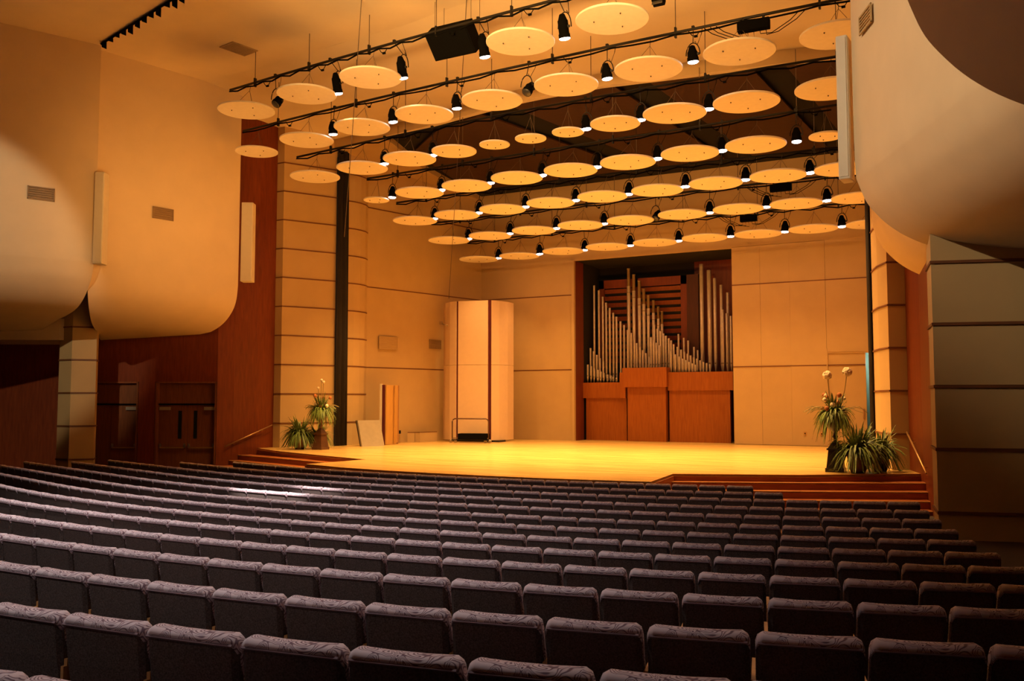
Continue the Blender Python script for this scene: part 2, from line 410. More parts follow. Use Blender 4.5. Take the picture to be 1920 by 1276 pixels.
# ------------------------------------------------------------------ curved balcony boxes on both side walls
PROF = [(0, 11.6), (0, 8.0), (0, 4.45), (.08, 4.2), (.2, 3.88), (.36, 3.66), (.6, 3.40), (.95, 3.15), (1.4, 2.95), (2.2, 2.80), (3.0, 2.72)]
def balcony(name, corner, tdir, length, outdir, prof=PROF, tail=None, dz=0., trim=0.):
    # corner = plan point of the far, stage-side end; the face runs from there along -tdir for length
    t = Vector(tdir).normalized(); o = Vector(outdir).normalized(); c = Vector(corner)
    for _ in range(2):                                # round the profile off by corner cutting
        q = [prof[0]]
        for (a0, b0), (a1, b1) in zip(prof[:-1], prof[1:]): q += [(a0 * .75 + a1 * .25, b0 * .75 + b1 * .25), (a0 * .25 + a1 * .75, b0 * .25 + b1 * .75)]
        prof = q + [prof[-1]]
    pr = [(d, EYE + h + dz * (h < 5)) for d, h in prof] + [(x, EYE + h) for x, h in (tail or [])]
    ns = 8; vs = []
    for i in range(ns + 1):
        for d, z in pr: p = c + o * d - t * max(.3, length - trim * d) * i / ns; vs.append((p.x, p.y, z))
    n = len(pr)
    fs = [(i * n + k, i * n + k + 1, (i + 1) * n + k + 1, (i + 1) * n + k) for i in range(ns) for k in range(n - 1)]
    b = MB(); b.add(vs, fs, True)
    # end wall towards the stage, closing the shell
    e0 = [vs[k] for k in range(n)]; back = [(c + o * pr[-1][0]).x, (c + o * pr[-1][0]).y]
    b.add(e0 + [(back[0], back[1], pr[0][1])], [tuple(range(n + 1))])
    if trim: e1 = vs[-n:]; b.add(e1 + [(e1[-1][0], e1[-1][1], pr[0][1])], [tuple(range(n, -1, -1))])
    ob = b.build(name, M['plaster'])
    return struct(ob)
TAILL = [(3.6, 2.45), (5.2, 2.2), (9.5, 2.05)]
boxA = balcony('wall_left_box', (-24.77, 18.65), (.45, 1), 17, (-1, .3), tail=[(4.6, 2.45), (9.4, 2.1)])
PROFB = [(0, 11.6), (0, 8.0), (0, 4.3), (.03, 3.95), (.08, 3.66), (.19, 3.40), (.35, 3.2), (.58, 3.0), (.85, 2.83), (1.25, 2.66), (1.71, 2.54)]
boxB = balcony('wall_left_stage_box', (-24.0, 24.0), (.22, 1), 5.42, (-1, .2), prof=PROFB, tail=[(2.6, 2.47), (4.0, 2.36), (9, 2.0)], trim=.59)
b = MB(); b.prism([(-30.4, 22.4), (-31.1, 22.05), (-33.0, 21.0), (-37, 18.9), (-37, 15.2), (-33, 17.6), (-30.0, 19.5), (-28.7, 20.3), (-28.6, 21.2)], EYE + 2.10, EYE + 2.85); b.build('lobby_soffit', M['plaster'], boxA)
boxAr = balcony('wall_right_box', (-2.26, 18.65), (-.45, 1), 10, (1, .3))
boxBr = balcony('wall_right_stage_box', (-2.55, 24.0), (-.22, 1), 6, (1, .2))
boxCr = balcony('wall_right_near_box', (-.72, 10.2), (-.35, 1), 9, (1, .3), dz=-.02)

# piers under the boxes
panel_wall('wall_left_pier_column', [(-28.45, 21.5), (-28.95, 20.9), (-28.9, 20.47), (-28.19, 20.44), (-27.72, 21.06), (-28.2, 21.5)], [0, LV(-2), LV(-1), LV(0), LV(1), LV(2), LV(4) + .1], strip_proud=.03, sh=.06)
panel_wall('wall_right_pier_column', [(-1.06, 19.4), (-.93, 18.32), (.47, 18.71), (3.2, 19.5)], [0, LV(-3) + .3, LV(-2), LV(-1), LV(0), LV(1), LV(2), LV(3) + .4], strip_proud=.035, sh=.06)

# ------------------------------------------------------------------ ceiling
fold = [(-26.6, 22.6), (-21.5, 22.45), (-17.9, 22.1), (-15.5, 21.95), (-13.2, 21.5), (-9, 21.6), (-5, 22.2), (0, 23.2), (4, 24)]
lip = [(-26.6, 30.4), (-23.5, 29.1), (-20.9, 28.6), (-18.6, 28.2), (-14.2, 27.3), (-11.2, 27.2), (-8.5, 27.6), (-5.9, 27.9), (-3.5, 28.3)]
lip = lip + [(0, 29.2)]
b = MB(); b.add([(-38, -8, CEIL), (6, -8, CEIL)] + [(x, y, CEIL) for x, y in fold[::-1]] + [(-38, 22.6, CEIL)], [tuple(range(len(fold) + 3))])
ceil = struct(b.build('ceiling', M['ceiling']))
lip2 = [(x, y - .25) for x, y in lip]
def strip_mesh(a, za, c, zc):
    # loft between two polylines resampled by x
    xs = [i / 24 for i in range(25)]
    def samp(p, u):
        x = p[0][0] + (p[-1][0] - p[0][0]) * u
        for (x0, y0), (x1, y1) in zip(p[:-1], p[1:]):
            if x0 <= x <= x1: return x, y0 + (y1 - y0) * (x - x0) / (x1 - x0)
        return p[-1]
    vs = []
    for u in xs:
        q = samp(a, u); vs.append((q[0], q[1], za)); q = samp(c, u); vs.append((q[0], q[1], zc))
    return vs, [(2 * i, 2 * i + 2, 2 * i + 3, 2 * i + 1) for i in range(24)]
ZL = EYE + 10.3
b = MB(); b.add(*strip_mesh([(-26.6, 22.6)] + fold[1:-1] + [(0.2, 23.2)], CEIL, [(p[0], p[1]) for p in lip2], ZL + .42), smooth=True); b.build('ceiling_slope', M['ceiling'], ceil)
b = MB(); b.add(*strip_mesh(lip2, ZL + .42, lip2, ZL)); b.build('fascia', M['panel'], ceil)
b = MB(); b.add(*strip_mesh(lip2, ZL, lip, ZL)); b.add(*strip_mesh(lip, ZL, lip, ZL + .5)); b.build('lip', M['ceiling'], ceil)
# dark loft over the stage
def zl(p): return EYE + 10.42 - .66 * (p[1] - 27.5) / 10.4
loft_poly = [(-21.0, 29.2), (-21.7, 32.6), (-21.9, 38.0), (-3.9, 38.0), (-2.9, 31), (-2.5, 28.5), (-5.9, 27.95), (-8.5, 27.65), (-11.2, 27.25), (-14.2, 27.35), (-18.6, 28.25)]
b = MB(); b.prism(loft_poly, lambda p: zl(p) + .22, lambda p: zl(p) + .3); loft = struct(b.build('ceiling_loft', M['void']))
for poly in ([(-20.9, 30.6), (-18.4, 28.7), (-16.2, 28.1), (-13.2, 36.5), (-21.6, 36.6)][0:5],
             [(-14.9, 27.7), (-10.9, 27.4), (-9.4, 36.5), (-12.1, 36.5)],
             [(-9.7, 27.6), (-6.4, 28.0), (-5.4, 36.5), (-8.3, 36.5)],
             [(-5.4, 28.1), (-2.6, 28.6), (-3.2, 36.5), (-4.6, 36.5)]):
    b = MB(); b.prism(poly, lambda p: zl(p) + .06, lambda p: zl(p) + .12); b.build('loft_panel', M['loft'], loft)
b = MB(); b.prism([(-24.2, 28.9), (-21.0, 28.5), (-21.0, 29.25), (-21.7, 32.6), (-21.85, 38.0), (-23.9, 38.0)], lambda p: zl(p), lambda p: zl(p) + .4); b.build('loft_soffit', M['panel'], loft)
# shell behind the camera and outer sides so that the room is closed
struct((lambda bb: (bb.ribbon([(-38, -7.5), (-38, 24)], -1, 14, .2), bb.build('wall_left_outer', M['cherry']))[1])(MB()))
struct((lambda bb: (bb.ribbon([(5.5, 24), (5.5, -7.5)], -1, 14, .2), bb.build('wall_right_outer', M['plaster']))[1])(MB()))
struct((lambda bb: (bb.ribbon([(5.5, -7.4), (-38, -7.4)], -1, 14, .2), bb.build('wall_rear', M['cherry']))[1])(MB()))
struct((lambda bb: (bb.ribbon([(-38, 28.6), (-24.9, 28.6)], -1, 14, .2), bb.build('wall_left_far', M['cherry']))[1])(MB()))

# ------------------------------------------------------------------ stage drapes at both sides of the opening
def drape(p0, p1, z0, z1, label, flare=.06):
    p0 = Vector(p0); p1 = Vector(p1); d = p1 - p0; n = 14; t = Vector((-d.y, d.x)).normalized()
    b = MB(); vs = []
    for z, k in ((z1, 0), ((z0 + z1) / 2, .5), (z0, 1)):
        for i in range(n + 1):
            u = i / n; q = p0 + d * (u + (u - .3) * flare * k) + t * (.055 * math.sin(u * math.pi * 5))
            vs.append((q.x, q.y, z))
    fs = [(r * (n + 1) + i, r * (n + 1) + i + 1, (r + 1) * (n + 1) + i + 1, (r + 1) * (n + 1) + i) for r in range(2) for i in range(n)]
    b.add(vs, fs, True); o = b.build('stage_drape', M['cloth']); md = o.modifiers.new('s', 'SOLIDIFY'); md.thickness = .03
    return tag(o, label, 'curtain')
drape((-23.45, 28.88), (-23.37, 29.5), ST, 12.92, 'black gathered drape hanging between the cream pilaster and the pier, left', .12)
drape((-3.02, 27.78), (-3.12, 28.25), ST, 12.92, 'narrow black drape hanging at the right edge of the stage opening', .1)

# ------------------------------------------------------------------ white speaker columns and wall grilles
def speaker_column(c, rz, label, wd=.42):
    t = thing('column_speaker', label, 'speaker', c, rz, 'white column speakers on the balcony boxes')
    smooth_edges(B((0, 0, 1.45), (wd, .42, 2.9)).build('cabinet', M['white'], t), .02)
    B((0, -.215, 1.45), (wd - .06, .02, 2.8)).build('front_grille', M['white'], t)
    B((0, .25, 1.45), (.1, .12, .4)).build('wall_bracket', M['iron'], t)
    return t
speaker_column((-23.87, 24.32, EYE + 4.3), R(30), 'tall white column speaker on the far balcony box beside the red wall')
speaker_column((-24.62, 18.72, EYE + 4.25), R(30), 'tall white column speaker on the nearer left balcony box', .3)
speaker_column((-2.42, 18.75, EYE + 4.35), R(-5), 'tall cream column speaker on the big right balcony box', .22)
def grille(c, rot, wd, ht, label, cat='vent', mat='grille', name='wall_vent'):
    t = thing(name, label, cat, c); t.rotation_euler = rot
    b = MB()
    for s in (-1, 1): b.box((s * (wd / 2 - .015), 0, 0), (.03, .03, ht)); b.box((0, 0, s * (ht / 2 - .015)), (wd, .03, .03))
    b.build('frame', M[mat], t)
    B((0, .012, 0), (wd - .02, .008, ht - .02)).build('backing', M[mat], t)
    n = max(4, int(ht / .06)); tilt = Matrix.Rotation(R(35), 3, 'X')
    b = MB()
    for i in range(n): b.box((0, 0, -ht / 2 + ht * (i + .5) / n), (wd - .05, .035, .006), tilt)
    o = b.build('louvres', M[mat], t); o['kind'] = 'stuff'
    return t
aB = math.atan2(1, .22); aA = math.atan2(1, .45)
grille((-24.60, 21.10, 8.94), (0, 0, aB), .75, .40, 'small bronze grille on the far left balcony box')
grille((-25.40, 17.20, 8.92), (0, 0, aA), .75, .40, 'small bronze grille on the nearest left balcony box')
grille((-1.89, 17.70, 9.78), (0, 0, -math.atan2(1, .45)), .68, .36, 'cream grille high on the big right balcony box', mat='panel')
aS = math.atan2(34.05 - 30.95, -22.72 + 23.55)
grille((-23.16, 32.09, 5.13), (0, 0, aS), 1.05, .55, 'wide tan grille on the stage side wall above the tall case', mat='panel')
grille((-22.51, 34.83, 5.2), (0, 0, math.atan2(1.35, .3)), .75, .42, 'small brown grille on the stage side wall beside the tower')
grille((-21.08, 20.9, CEIL - .02), (R(90), 0, R(-10)), .72, .95, 'square tan air grille in the ceiling', mat='tanv', name='ceiling_vent')
for x in (-6.72, -6.08):
    t = thing('wall_outlet', 'small brass wall outlet low on the back wall, %s of the pair by the urn' % ('left' if x < -6.5 else 'right'), 'outlet', (x, 37.87, 1.30))
    B((0, 0, 0), (.10, .03, .12)).build('plate', M['brass'], t); B((0, -.02, 0), (.04, .02, .05)).build('socket', M['black'], t)
t = thing('wall_outlet', 'small dark outlet on the stage side wall by the low panels', 'outlet', (-23.0, 32.75, 1.25), aS)
B((0, -.02, 0), (.10, .03, .15)).build('plate', M['iron'], t); B((0, -.04, 0), (.04, .02, .05)).build('socket', M['black'], t)

# ------------------------------------------------------------------ handrails
def handrail(pts, label, side):
    t = thing('handrail', label, 'handrail', (0, 0, 0))
    pts = [Vector(p) for p in pts]
    b = MB(); b.tube(pts, .024, 8); b.build('rail', M['brass'], t)
    for q in (pts[0].lerp(pts[1], .2), pts[-1].lerp(pts[-2], .2)):
        b = MB(); b.tube([q, q + Vector((side * .05, 0, -.07)), q + Vector((side * .12, .0, -.07))], .012, 6); b.build('bracket', M['brass'], t)
handrail([(-24.80, 26.75, 1.68), (-25.52, 25.0, .90)], 'thin handrail on the red left wall beside the stage steps', -1)
handrail([(-2.02, 26.0, 1.80), (-1.36, 22.4, 1.0)], 'brass handrail on the red right wall above the stage steps', 1)

# ------------------------------------------------------------------ pipe organ in its niche
nb = struct(B((-14.6, 41.0, 5.0), (5.0, .1, 8.6)).build('wall_organ_back', M['void'])); B((-10.8, 40.95, 5.0), (2.6, .1, 8.6)).build('lit_back_panel', M['organd'], nb)  # one niche wall: unlit part coloured black, lit part red
nl = struct(B((-16.95, 39.95, 4.95), (.12, 2.1, 8.3)).build('wall_organ_left', M['void'])); B((-16.93, 38.42, 4.95), (.12, .95, 8.3)).build('jamb_panel', M['organd'], nl)  # wall coloured black deeper in, where the niche goes dark
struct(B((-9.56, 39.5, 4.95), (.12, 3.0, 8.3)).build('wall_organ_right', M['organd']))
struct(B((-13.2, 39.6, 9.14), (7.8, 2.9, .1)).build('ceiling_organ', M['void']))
org = thing('pipe_organ', 'pipe organ of silver pipes over cherry panels in the back wall', 'organ', (-13.2, 39.0, ST))
OX, OY = -13.2, 39.0
def ob(x0, x1, y0, y1, z0, z1, name, mat='organ', par=None):
    return B(((x0 + x1) / 2 - OX, (y0 + y1) / 2 - OY, (z0 + z1) / 2 - ST), (x1 - x0, y1 - y0, z1 - z0)).build(name, M[mat], par or org)
ob(-16.88, -14.85, 38.80, 39.0, 2.74, 3.46, 'case_rail'); ob(-16.75, -14.75, 38.88, 39.0, ST, 2.74, 'case_panel')
ob(-14.78, -12.70, 38.45, 39.0, 3.23, 4.10, 'case_rail'); ob(-14.60, -12.80, 38.62, 39.0, ST, 3.23, 'case_panel')
ob(-14.98, -14.70, 38.62, 39.0, 2.74, 3.90, 'case_rail')
ob(-12.72, -9.82, 38.70, 39.0, 3.07, 3.88, 'case_rail'); ob(-12.70, -9.98, 38.80, 39.0, ST, 3.07, 'case_panel')
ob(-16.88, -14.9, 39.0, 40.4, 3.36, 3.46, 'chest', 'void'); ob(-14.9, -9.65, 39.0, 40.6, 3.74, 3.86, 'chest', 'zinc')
# swell box with louvres
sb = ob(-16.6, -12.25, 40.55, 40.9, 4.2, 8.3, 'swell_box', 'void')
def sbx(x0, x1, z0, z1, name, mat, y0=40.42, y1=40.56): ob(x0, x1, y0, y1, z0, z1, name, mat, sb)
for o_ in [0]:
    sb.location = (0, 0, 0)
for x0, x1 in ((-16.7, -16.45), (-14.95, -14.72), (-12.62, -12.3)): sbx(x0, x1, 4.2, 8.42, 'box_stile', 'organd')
sbx(-16.7, -12.3, 8.02, 8.42, 'box_rail', 'organd')
tilt = Matrix.Rotation(R(28), 3, 'X')
for x0, x1 in ((-16.45, -14.95), (-14.72, -12.62)):
    for i in range(11):
        z = 7.88 - i * .335
        B(((x0 + x1) / 2 - OX, 40.50 - OY, z - ST), (x1 - x0 - .02, .03, .21), tilt).build('louvre_slat', M['organd'], sb)
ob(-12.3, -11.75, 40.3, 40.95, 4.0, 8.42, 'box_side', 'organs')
EYEV = Vector((0, 0, EYE))
def organ_pipe(x, zt, zb, y, r, sleeve=None, mat='tin'):
    # open cylinder with a conical foot, a mouth, and for some a darker tuning sleeve above
    ft = min(.35, (zt - zb) * .3); x -= OX; y -= OY; zt -= ST; zb -= ST
    b = MB(); top = zt if sleeve is None else sleeve - ST
    b.lathe([(r * .3, zb), (r, zb + ft), (r, top - .01), (r * .92, top)], 10, (x, y, 0)); p = b.build('pipe', M[mat], org)
    if sleeve is not None:
        b = MB(); b.lathe([(r * .86, top - .12), (r * .86, zt - .05), (r * .98, zt - .05), (r * .98, zt), (r * .5, zt)], 10, (x, y, 0)); b.build('sleeve', M['zinc'], p)
        b = MB(); b.lathe([(r * 1.05, top - .34), (r * 1.05, top - .31)], 10, (x, y, 0)); b.build('band', M['zinc'], p)
    if r > .05:
        b = MB(); b.box((x, y - r * .97, zb + ft + .06), (r * .9, r * .2, .07)); b.build('mouth', M['zinc'], p)
OP = [(-16.66, 8.12, 3.47, 39.7, 0.052, None), (-16.42, 7.87, 3.47, 39.7, 0.052, None), (-16.22, 7.55, 3.47, 39.7, 0.052, None), (-16.05, 7.26, 3.47, 39.7, 0.052, None), (-15.87, 7.0, 3.47, 39.7, 0.052, None), (-15.69, 6.76, 3.46, 39.7, 0.051, None), (-15.53, 6.57, 3.46, 39.7, 0.051, None), (-15.33, 6.34, 3.46, 39.7, 0.051, None), (-15.15, 6.16, 3.46, 39.7, 0.051, None), (-14.9, 5.91, 3.87, 39.5, 0.047, None), (-14.73, 5.76, 3.87, 39.5, 0.047, None), (-14.57, 5.55, 3.87, 39.5, 0.047, None), (-14.46, 5.28, 3.87, 39.5, 0.047, None), (-14.3, 5.11, 3.87, 39.5, 0.047, None), (-14.17, 4.95, 3.86, 39.5, 0.047, None), (-14.02, 4.8, 3.86, 39.5, 0.047, None), (-13.87, 4.64, 3.86, 39.5, 0.047, None), (-16.76, 5.11, 3.47, 39.45, 0.048, None), (-16.6, 4.96, 3.47, 39.45, 0.048, None), (-16.44, 4.78, 3.47, 39.45, 0.048, None), (-16.28, 4.62, 3.47, 39.45, 0.048, None), (-16.11, 4.47, 3.46, 39.45, 0.048, None), (-16.8, 4.32, 3.47, 39.2, 0.053, None), (-16.63, 4.24, 3.46, 39.2, 0.052, None), (-16.47, 4.14, 3.46, 39.2, 0.052, None), (-16.28, 4.06, 3.46, 39.2, 0.052, None), (-16.14, 3.98, 3.46, 39.2, 0.052, None), (-15.99, 3.91, 3.46, 39.2, 0.052, None), (-15.8, 3.83, 3.46, 39.2, 0.052, None), (-15.64, 3.78, 3.46, 39.2, 0.052, None), (-15.51, 3.73, 3.45, 39.2, 0.052, None), (-15.35, 3.68, 3.45, 39.2, 0.052, None), (-17.16, 7.55, 3.48, 39.9, 0.049, 6.95), (-17.25, 7.34, 3.48, 39.9, 0.044, 6.8), (-15.06, 8.88, 3.94, 40.1, 0.084, 8.04), (-14.8, 8.58, 3.94, 40.1, 0.084, 7.8), (-14.53, 8.26, 3.94, 40.1, 0.084, 7.43), (-14.31, 7.87, 3.93, 40.1, 0.079, 7.14), (-14.09, 7.55, 3.93, 40.1, 0.076, 6.93), (-13.84, 7.3, 3.93, 40.1, 0.073, 6.71), (-13.61, 7.0, 3.92, 40.1, 0.068, 6.43), (-13.43, 6.77, 3.92, 40.1, 0.064, 6.17), (-13.69, 6.11, 3.91, 39.75, 0.054, None), (-13.53, 5.93, 3.91, 39.75, 0.054, None), (-13.4, 5.82, 3.91, 39.75, 0.054, None), (-13.26, 5.7, 3.91, 39.75, 0.054, None), (-13.14, 5.59, 3.91, 39.75, 0.053, None), (-13.0, 5.47, 3.9, 39.75, 0.053, None), (-12.89, 5.37, 3.9, 39.75, 0.053, None), (-13.77, 5.53, 3.86, 39.5, 0.054, None), (-13.64, 5.4, 3.86, 39.5, 0.053, None), (-13.51, 5.27, 3.86, 39.5, 0.053, None), (-13.38, 5.15, 3.85, 39.5, 0.053, None), (-12.63, 5.16, 3.84, 39.3, 0.048, None), (-12.45, 5.04, 3.84, 39.3, 0.048, None), (-12.29, 4.91, 3.83, 39.3, 0.048, None), (-12.14, 4.81, 3.83, 39.3, 0.048, None), (-11.99, 4.72, 3.83, 39.3, 0.048, None), (-11.85, 4.64, 3.83, 39.3, 0.048, None), (-11.7, 4.56, 3.83, 39.3, 0.047, None), (-11.56, 4.49, 3.82, 39.3, 0.047, None), (-11.41, 4.41, 3.82, 39.3, 0.047, None), (-11.27, 4.34, 3.82, 39.3, 0.047, None), (-11.13, 4.28, 3.82, 39.3, 0.047, None), (-10.98, 4.22, 3.82, 39.3, 0.047, None), (-12.68, 4.84, 3.83, 39.05, 0.043, None), (-12.48, 4.69, 3.83, 39.05, 0.043, None), (-12.3, 4.59, 3.83, 39.05, 0.043, None), (-12.14, 4.49, 3.82, 39.05, 0.043, None), (-11.99, 4.42, 3.82, 39.05, 0.043, None), (-11.85, 4.34, 3.82, 39.05, 0.043, None), (-11.7, 4.27, 3.82, 39.05, 0.043, None), (-11.56, 4.21, 3.82, 39.05, 0.043, None), (-12.59, 5.66, 3.85, 39.9, 0.046, None), (-12.34, 5.48, 3.85, 39.9, 0.046, None), (-12.14, 5.35, 3.85, 39.9, 0.046, None), (-11.87, 5.05, 3.84, 39.9, 0.046, None), (-11.7, 4.9, 3.84, 39.9, 0.046, None), (-11.51, 4.7, 3.84, 39.9, 0.046, None), (-11.57, 8.85, 3.9, 40.2, 0.093, None), (-11.22, 8.55, 3.89, 40.2, 0.097, None), (-10.96, 8.17, 3.89, 40.2, 0.076, None), (-10.67, 7.84, 3.88, 40.2, 0.069, None), (-10.38, 7.48, 3.88, 40.2, 0.068, None), (-10.51, 6.68, 3.87, 39.8, 0.057, None), (-10.33, 6.5, 3.87, 39.8, 0.056, None), (-10.15, 6.38, 3.86, 39.8, 0.052, None)]
for x, zt, zb, y, r, sl in OP: organ_pipe(x, zt, zb, y, r, sl)
# low slanting chest boards behind the small pipes
b = MB(); b.add([(-14.7 - OX, 40.45 - OY, 3.86 - ST), (-12.6 - OX, 40.45 - OY, 3.86 - ST), (-12.6 - OX, 40.45 - OY, 4.15 - ST), (-14.7 - OX, 40.45 - OY, 5.0 - ST)], [(0, 1, 2, 3)]); b.build('back_board', M['zinc'], org)

# ------------------------------------------------------------------ lighting pipes, discs, spotlights over the stage
DISCS = {
 1: [(-20.95, 21.15, 0.9), (-18.21, 20.88, 0.9), (-15.62, 20.65, 0.9), (-10.58, 20.37, 0.9), (-7.95, 20.19, 0.9)],
 2: [(-22.72, 23.47, 0.74), (-20.21, 23.21, 0.9), (-17.67, 22.93, 0.9), (-15.18, 22.79, 0.9), (-12.69, 22.62, 0.9), (-10.23, 22.46, 0.9), (-7.8, 22.39, 0.9), (-5.37, 22.33, 0.9), (-3.0, 22.38, 0.9)],
 3: [(-21.6, 25.29, 0.9), (-19.31, 25.09, 0.9), (-17.16, 24.89, 0.9), (-15.34, 24.8, 0.74), (-13.79, 24.75, 0.49), (-12.47, 24.69, 0.49), (-11.16, 24.62, 0.49), (-9.58, 24.51, 0.74), (-7.74, 24.42, 0.9), (-5.7, 24.4, 0.9), (-3.5, 24.36, 0.9)],
 4: [(-20.66, 27.75, 0.49), (-18.52, 27.52, 0.9), (-16.43, 27.43, 0.9), (-14.31, 27.26, 0.9), (-12.23, 27.18, 0.9), (-10.17, 27.11, 0.9), (-8.09, 27.04, 0.9), (-6.06, 27.04, 0.9), (-4.04, 27.11, 0.49)],
 5: [(-20.57, 30.25, 0.9), (-18.47, 30.09, 0.9), (-16.37, 30.01, 0.9), (-14.25, 29.85, 0.9), (-12.16, 29.79, 0.9), (-10.1, 29.79, 0.9), (-8.02, 29.73, 0.9), (-5.95, 29.68, 0.9), (-3.93, 29.77, 0.9)],
 6: [(-20.53, 32.81, 0.9), (-18.44, 32.71, 0.9), (-16.27, 32.5, 0.9), (-14.16, 32.39, 0.9), (-12.07, 32.38, 0.9), (-9.97, 32.25, 0.9), (-7.9, 32.28, 0.9), (-5.88, 32.35, 0.9), (-3.82, 32.4, 0.9)],
 7: [(-20.7, 35.66, 0.9), (-18.6, 35.68, 0.9), (-16.31, 35.41, 0.9), (-14.2, 35.27, 0.9), (-12.07, 35.24, 0.9), (-9.96, 35.15, 0.9), (-7.88, 35.29, 0.9), (-5.79, 35.19, 0.9), (-3.73, 35.23, 0.9)],
}
LAMPS = {
 1: [(-19.78, 21.23, 0), (-17.38, 21.35, 1), (-14.86, 21.19, 1), (-11.95, 20.9, 1), (-9.5, 20.78, 1)],
 2: [(-19.05, 23.18, 1), (-16.51, 23.02, 1), (-14.03, 22.83, 1), (-11.53, 22.58, 0), (-9.06, 22.61, 1), (-6.62, 22.52, 1)],
 3: [(-18.34, 25.09, 1), (-16.26, 24.96, 1), (-10.57, 24.68, 1), (-8.82, 24.6, 1), (-6.79, 24.57, 1)],
 4: [(-19.94, 27.78, 1), (-17.64, 27.65, 1), (-15.51, 27.55, 1), (-13.4, 27.44, 1), (-11.31, 27.28, 1), (-9.21, 27.24, 1), (-7.14, 27.3, 1), (-4.92, 27.36, 1)],
 5: [(-19.71, 30.38, 1), (-17.55, 30.25, 1), (-15.44, 30.14, 1), (-13.3, 30.02, 1), (-11.23, 29.99, 1), (-9.09, 29.82, 1), (-7.04, 29.83, 1), (-4.97, 29.89, 1)],
 6: [(-19.68, 33.04, 1), (-17.52, 32.77, 1), (-15.33, 32.65, 1), (-13.26, 32.67, 1), (-11.16, 32.68, 0), (-9.03, 32.57, 1), (-6.95, 32.54, 1), (-4.85, 32.47, 1)],
 7: [(-19.8, 35.9, 1), (-17.61, 35.76, 1), (-15.43, 35.72, 1), (-13.26, 35.56, 1), (-11.13, 35.47, 1), (-9.0, 35.44, 1), (-6.89, 35.45, 1), (-4.78, 35.38, 1)],
}
PIPES = {
 1: [(-21.98, 21.45), (-19.51, 21.17), (-17.05, 20.93), (-14.59, 20.72), (-12.13, 20.54), (-9.66, 20.4), (-7.2, 20.3)],
 2: [(-23.59, 23.69), (-19.93, 23.31), (-16.26, 23.01), (-12.6, 22.78), (-8.93, 22.62), (-5.27, 22.53), (-1.6, 22.51)],
 3: [(-22.68, 25.53), (-19.17, 25.14), (-15.66, 24.84), (-12.14, 24.65), (-8.63, 24.55), (-5.11, 24.56), (-1.6, 24.67)],
 4: [(-21.2, 27.89), (-18.24, 27.74), (-15.27, 27.62), (-12.3, 27.5), (-9.33, 27.4), (-6.37, 27.31), (-3.4, 27.23)],
 5: [(-21.72, 30.59), (-18.67, 30.41), (-15.62, 30.31), (-12.56, 30.28), (-9.51, 30.32), (-6.45, 30.43), (-3.4, 30.62)],
 6: [(-21.72, 33.27), (-18.67, 33.06), (-15.61, 32.89), (-12.56, 32.76), (-9.51, 32.67), (-6.45, 32.62), (-3.4, 32.61)],
 7: [(-21.53, 36.07), (-18.51, 35.83), (-15.49, 35.66), (-12.47, 35.54), (-9.44, 35.48), (-6.42, 35.48), (-3.4, 35.55)],
}
HZ = {1: 9.3, 2: 8.75, 3: 8.12, 4: 7.65, 5: 7.28, 6: 6.87, 7: 6.45}

NP = 7
PN = {k: ordinal(k) for k in range(1, 8)}
PIPE_SP = .95                                        # disc face to pipe
def top_at(x, y, k):
    # what the hanging rods reach: plaster slope in front, loft behind
    if y < 22: return CEIL
    if y < 27.2: return CEIL - (y - 22) / 5.2 * .6
    return zl((x, y)) + .05
rod_m = {}
for k, pts in PIPES.items():
    z = EYE + HZ[k] + PIPE_SP
    t = thing('lighting_pipe', 'long black lighting pipe with cables over the stage, %s from the front' % PN[k], 'pipe', (pts[3][0], pts[3][1], z), 0, 'lighting pipes over the stage')
    o = Vector((pts[3][0], pts[3][1], z)); P3 = [Vector((x, y, z)) - o for x, y in pts]
    b = MB(); b.tube(P3, .040, 8); b.build('tube', M['blackm'], t)
    cb = []                                          # cable tied along the pipe, sagging between the ties
    for a, c in zip(P3[:-1], P3[1:]):
        for j in range(6):
            u = j / 6; cb.append(a.lerp(c, u) + Vector((0, -.03, -.05 - .07 * math.sin(u * math.pi * (2 + k % 2)) ** 2 - .03 * random.random())))
    b = MB(); b.tube(cb, .026, 5); b.build('cable', M['black'], t)
    n = 6
    for i in range(n):
        u = (i + .5) / n * 6; a = P3[int(u)].lerp(P3[min(int(u) + 1, 6)], u - int(u))
        wpt = o + a; h = top_at(wpt.x, wpt.y, k) - z
        b = MB(); b.tube([a, a + Vector((0, 0, h))], .012, 5); b.build('hanging_rod', M['wire'], t)
        b = MB(); b.box(a, (.05, .09, .28)); b.build('clamp', M['blackm'], t)
        b = MB()                                     # loose cable tail with its connectors
        q = a + Vector((.35, 0, -.03)); b.tube([q, q + Vector((.1, 0, -.14)), q + Vector((.22, -.02, -.18)), q + Vector((.3, 0, -.05))], .012, 5)
        b.box(q + Vector((.2, -.02, -.18)), (.09, .05, .05)); b.build('cable_tail', M['black'], t)
def pipe_y(k, x):
    p = PIPES[k]
    for (x0, y0), (x1, y1) in zip(p[:-1], p[1:]):
        if x0 <= x <= x1: return y0 + (y1 - y0) * (x - x0) / (x1 - x0)
    return p[0][1] if x < p[0][0] else p[-1][1]
disc_me = {}
def disc_mesh(r):
    if r in disc_me: return disc_me[r]
    th = .055
    b = MB(); b.lathe([(r - .012, 0), (r, .010), (r, th - .01), (r - .012, th)], 48); face = b.mesh('disc_face', M['disc'])
    for p in face.polygons: p.use_smooth = len(p.vertices) == 4
    bt = []
    for q in range(3):
        b = MB(); a = R(100 + 120 * q); b.lathe([(.010, -.03), (.018, -.012), (.018, .002)], 8, (r * .5 * math.cos(a), r * .5 * math.sin(a), 0)); bt.append(b.mesh('eyebolt', M['bolt']))
    disc_me[r] = (face, bt); return disc_me[r]
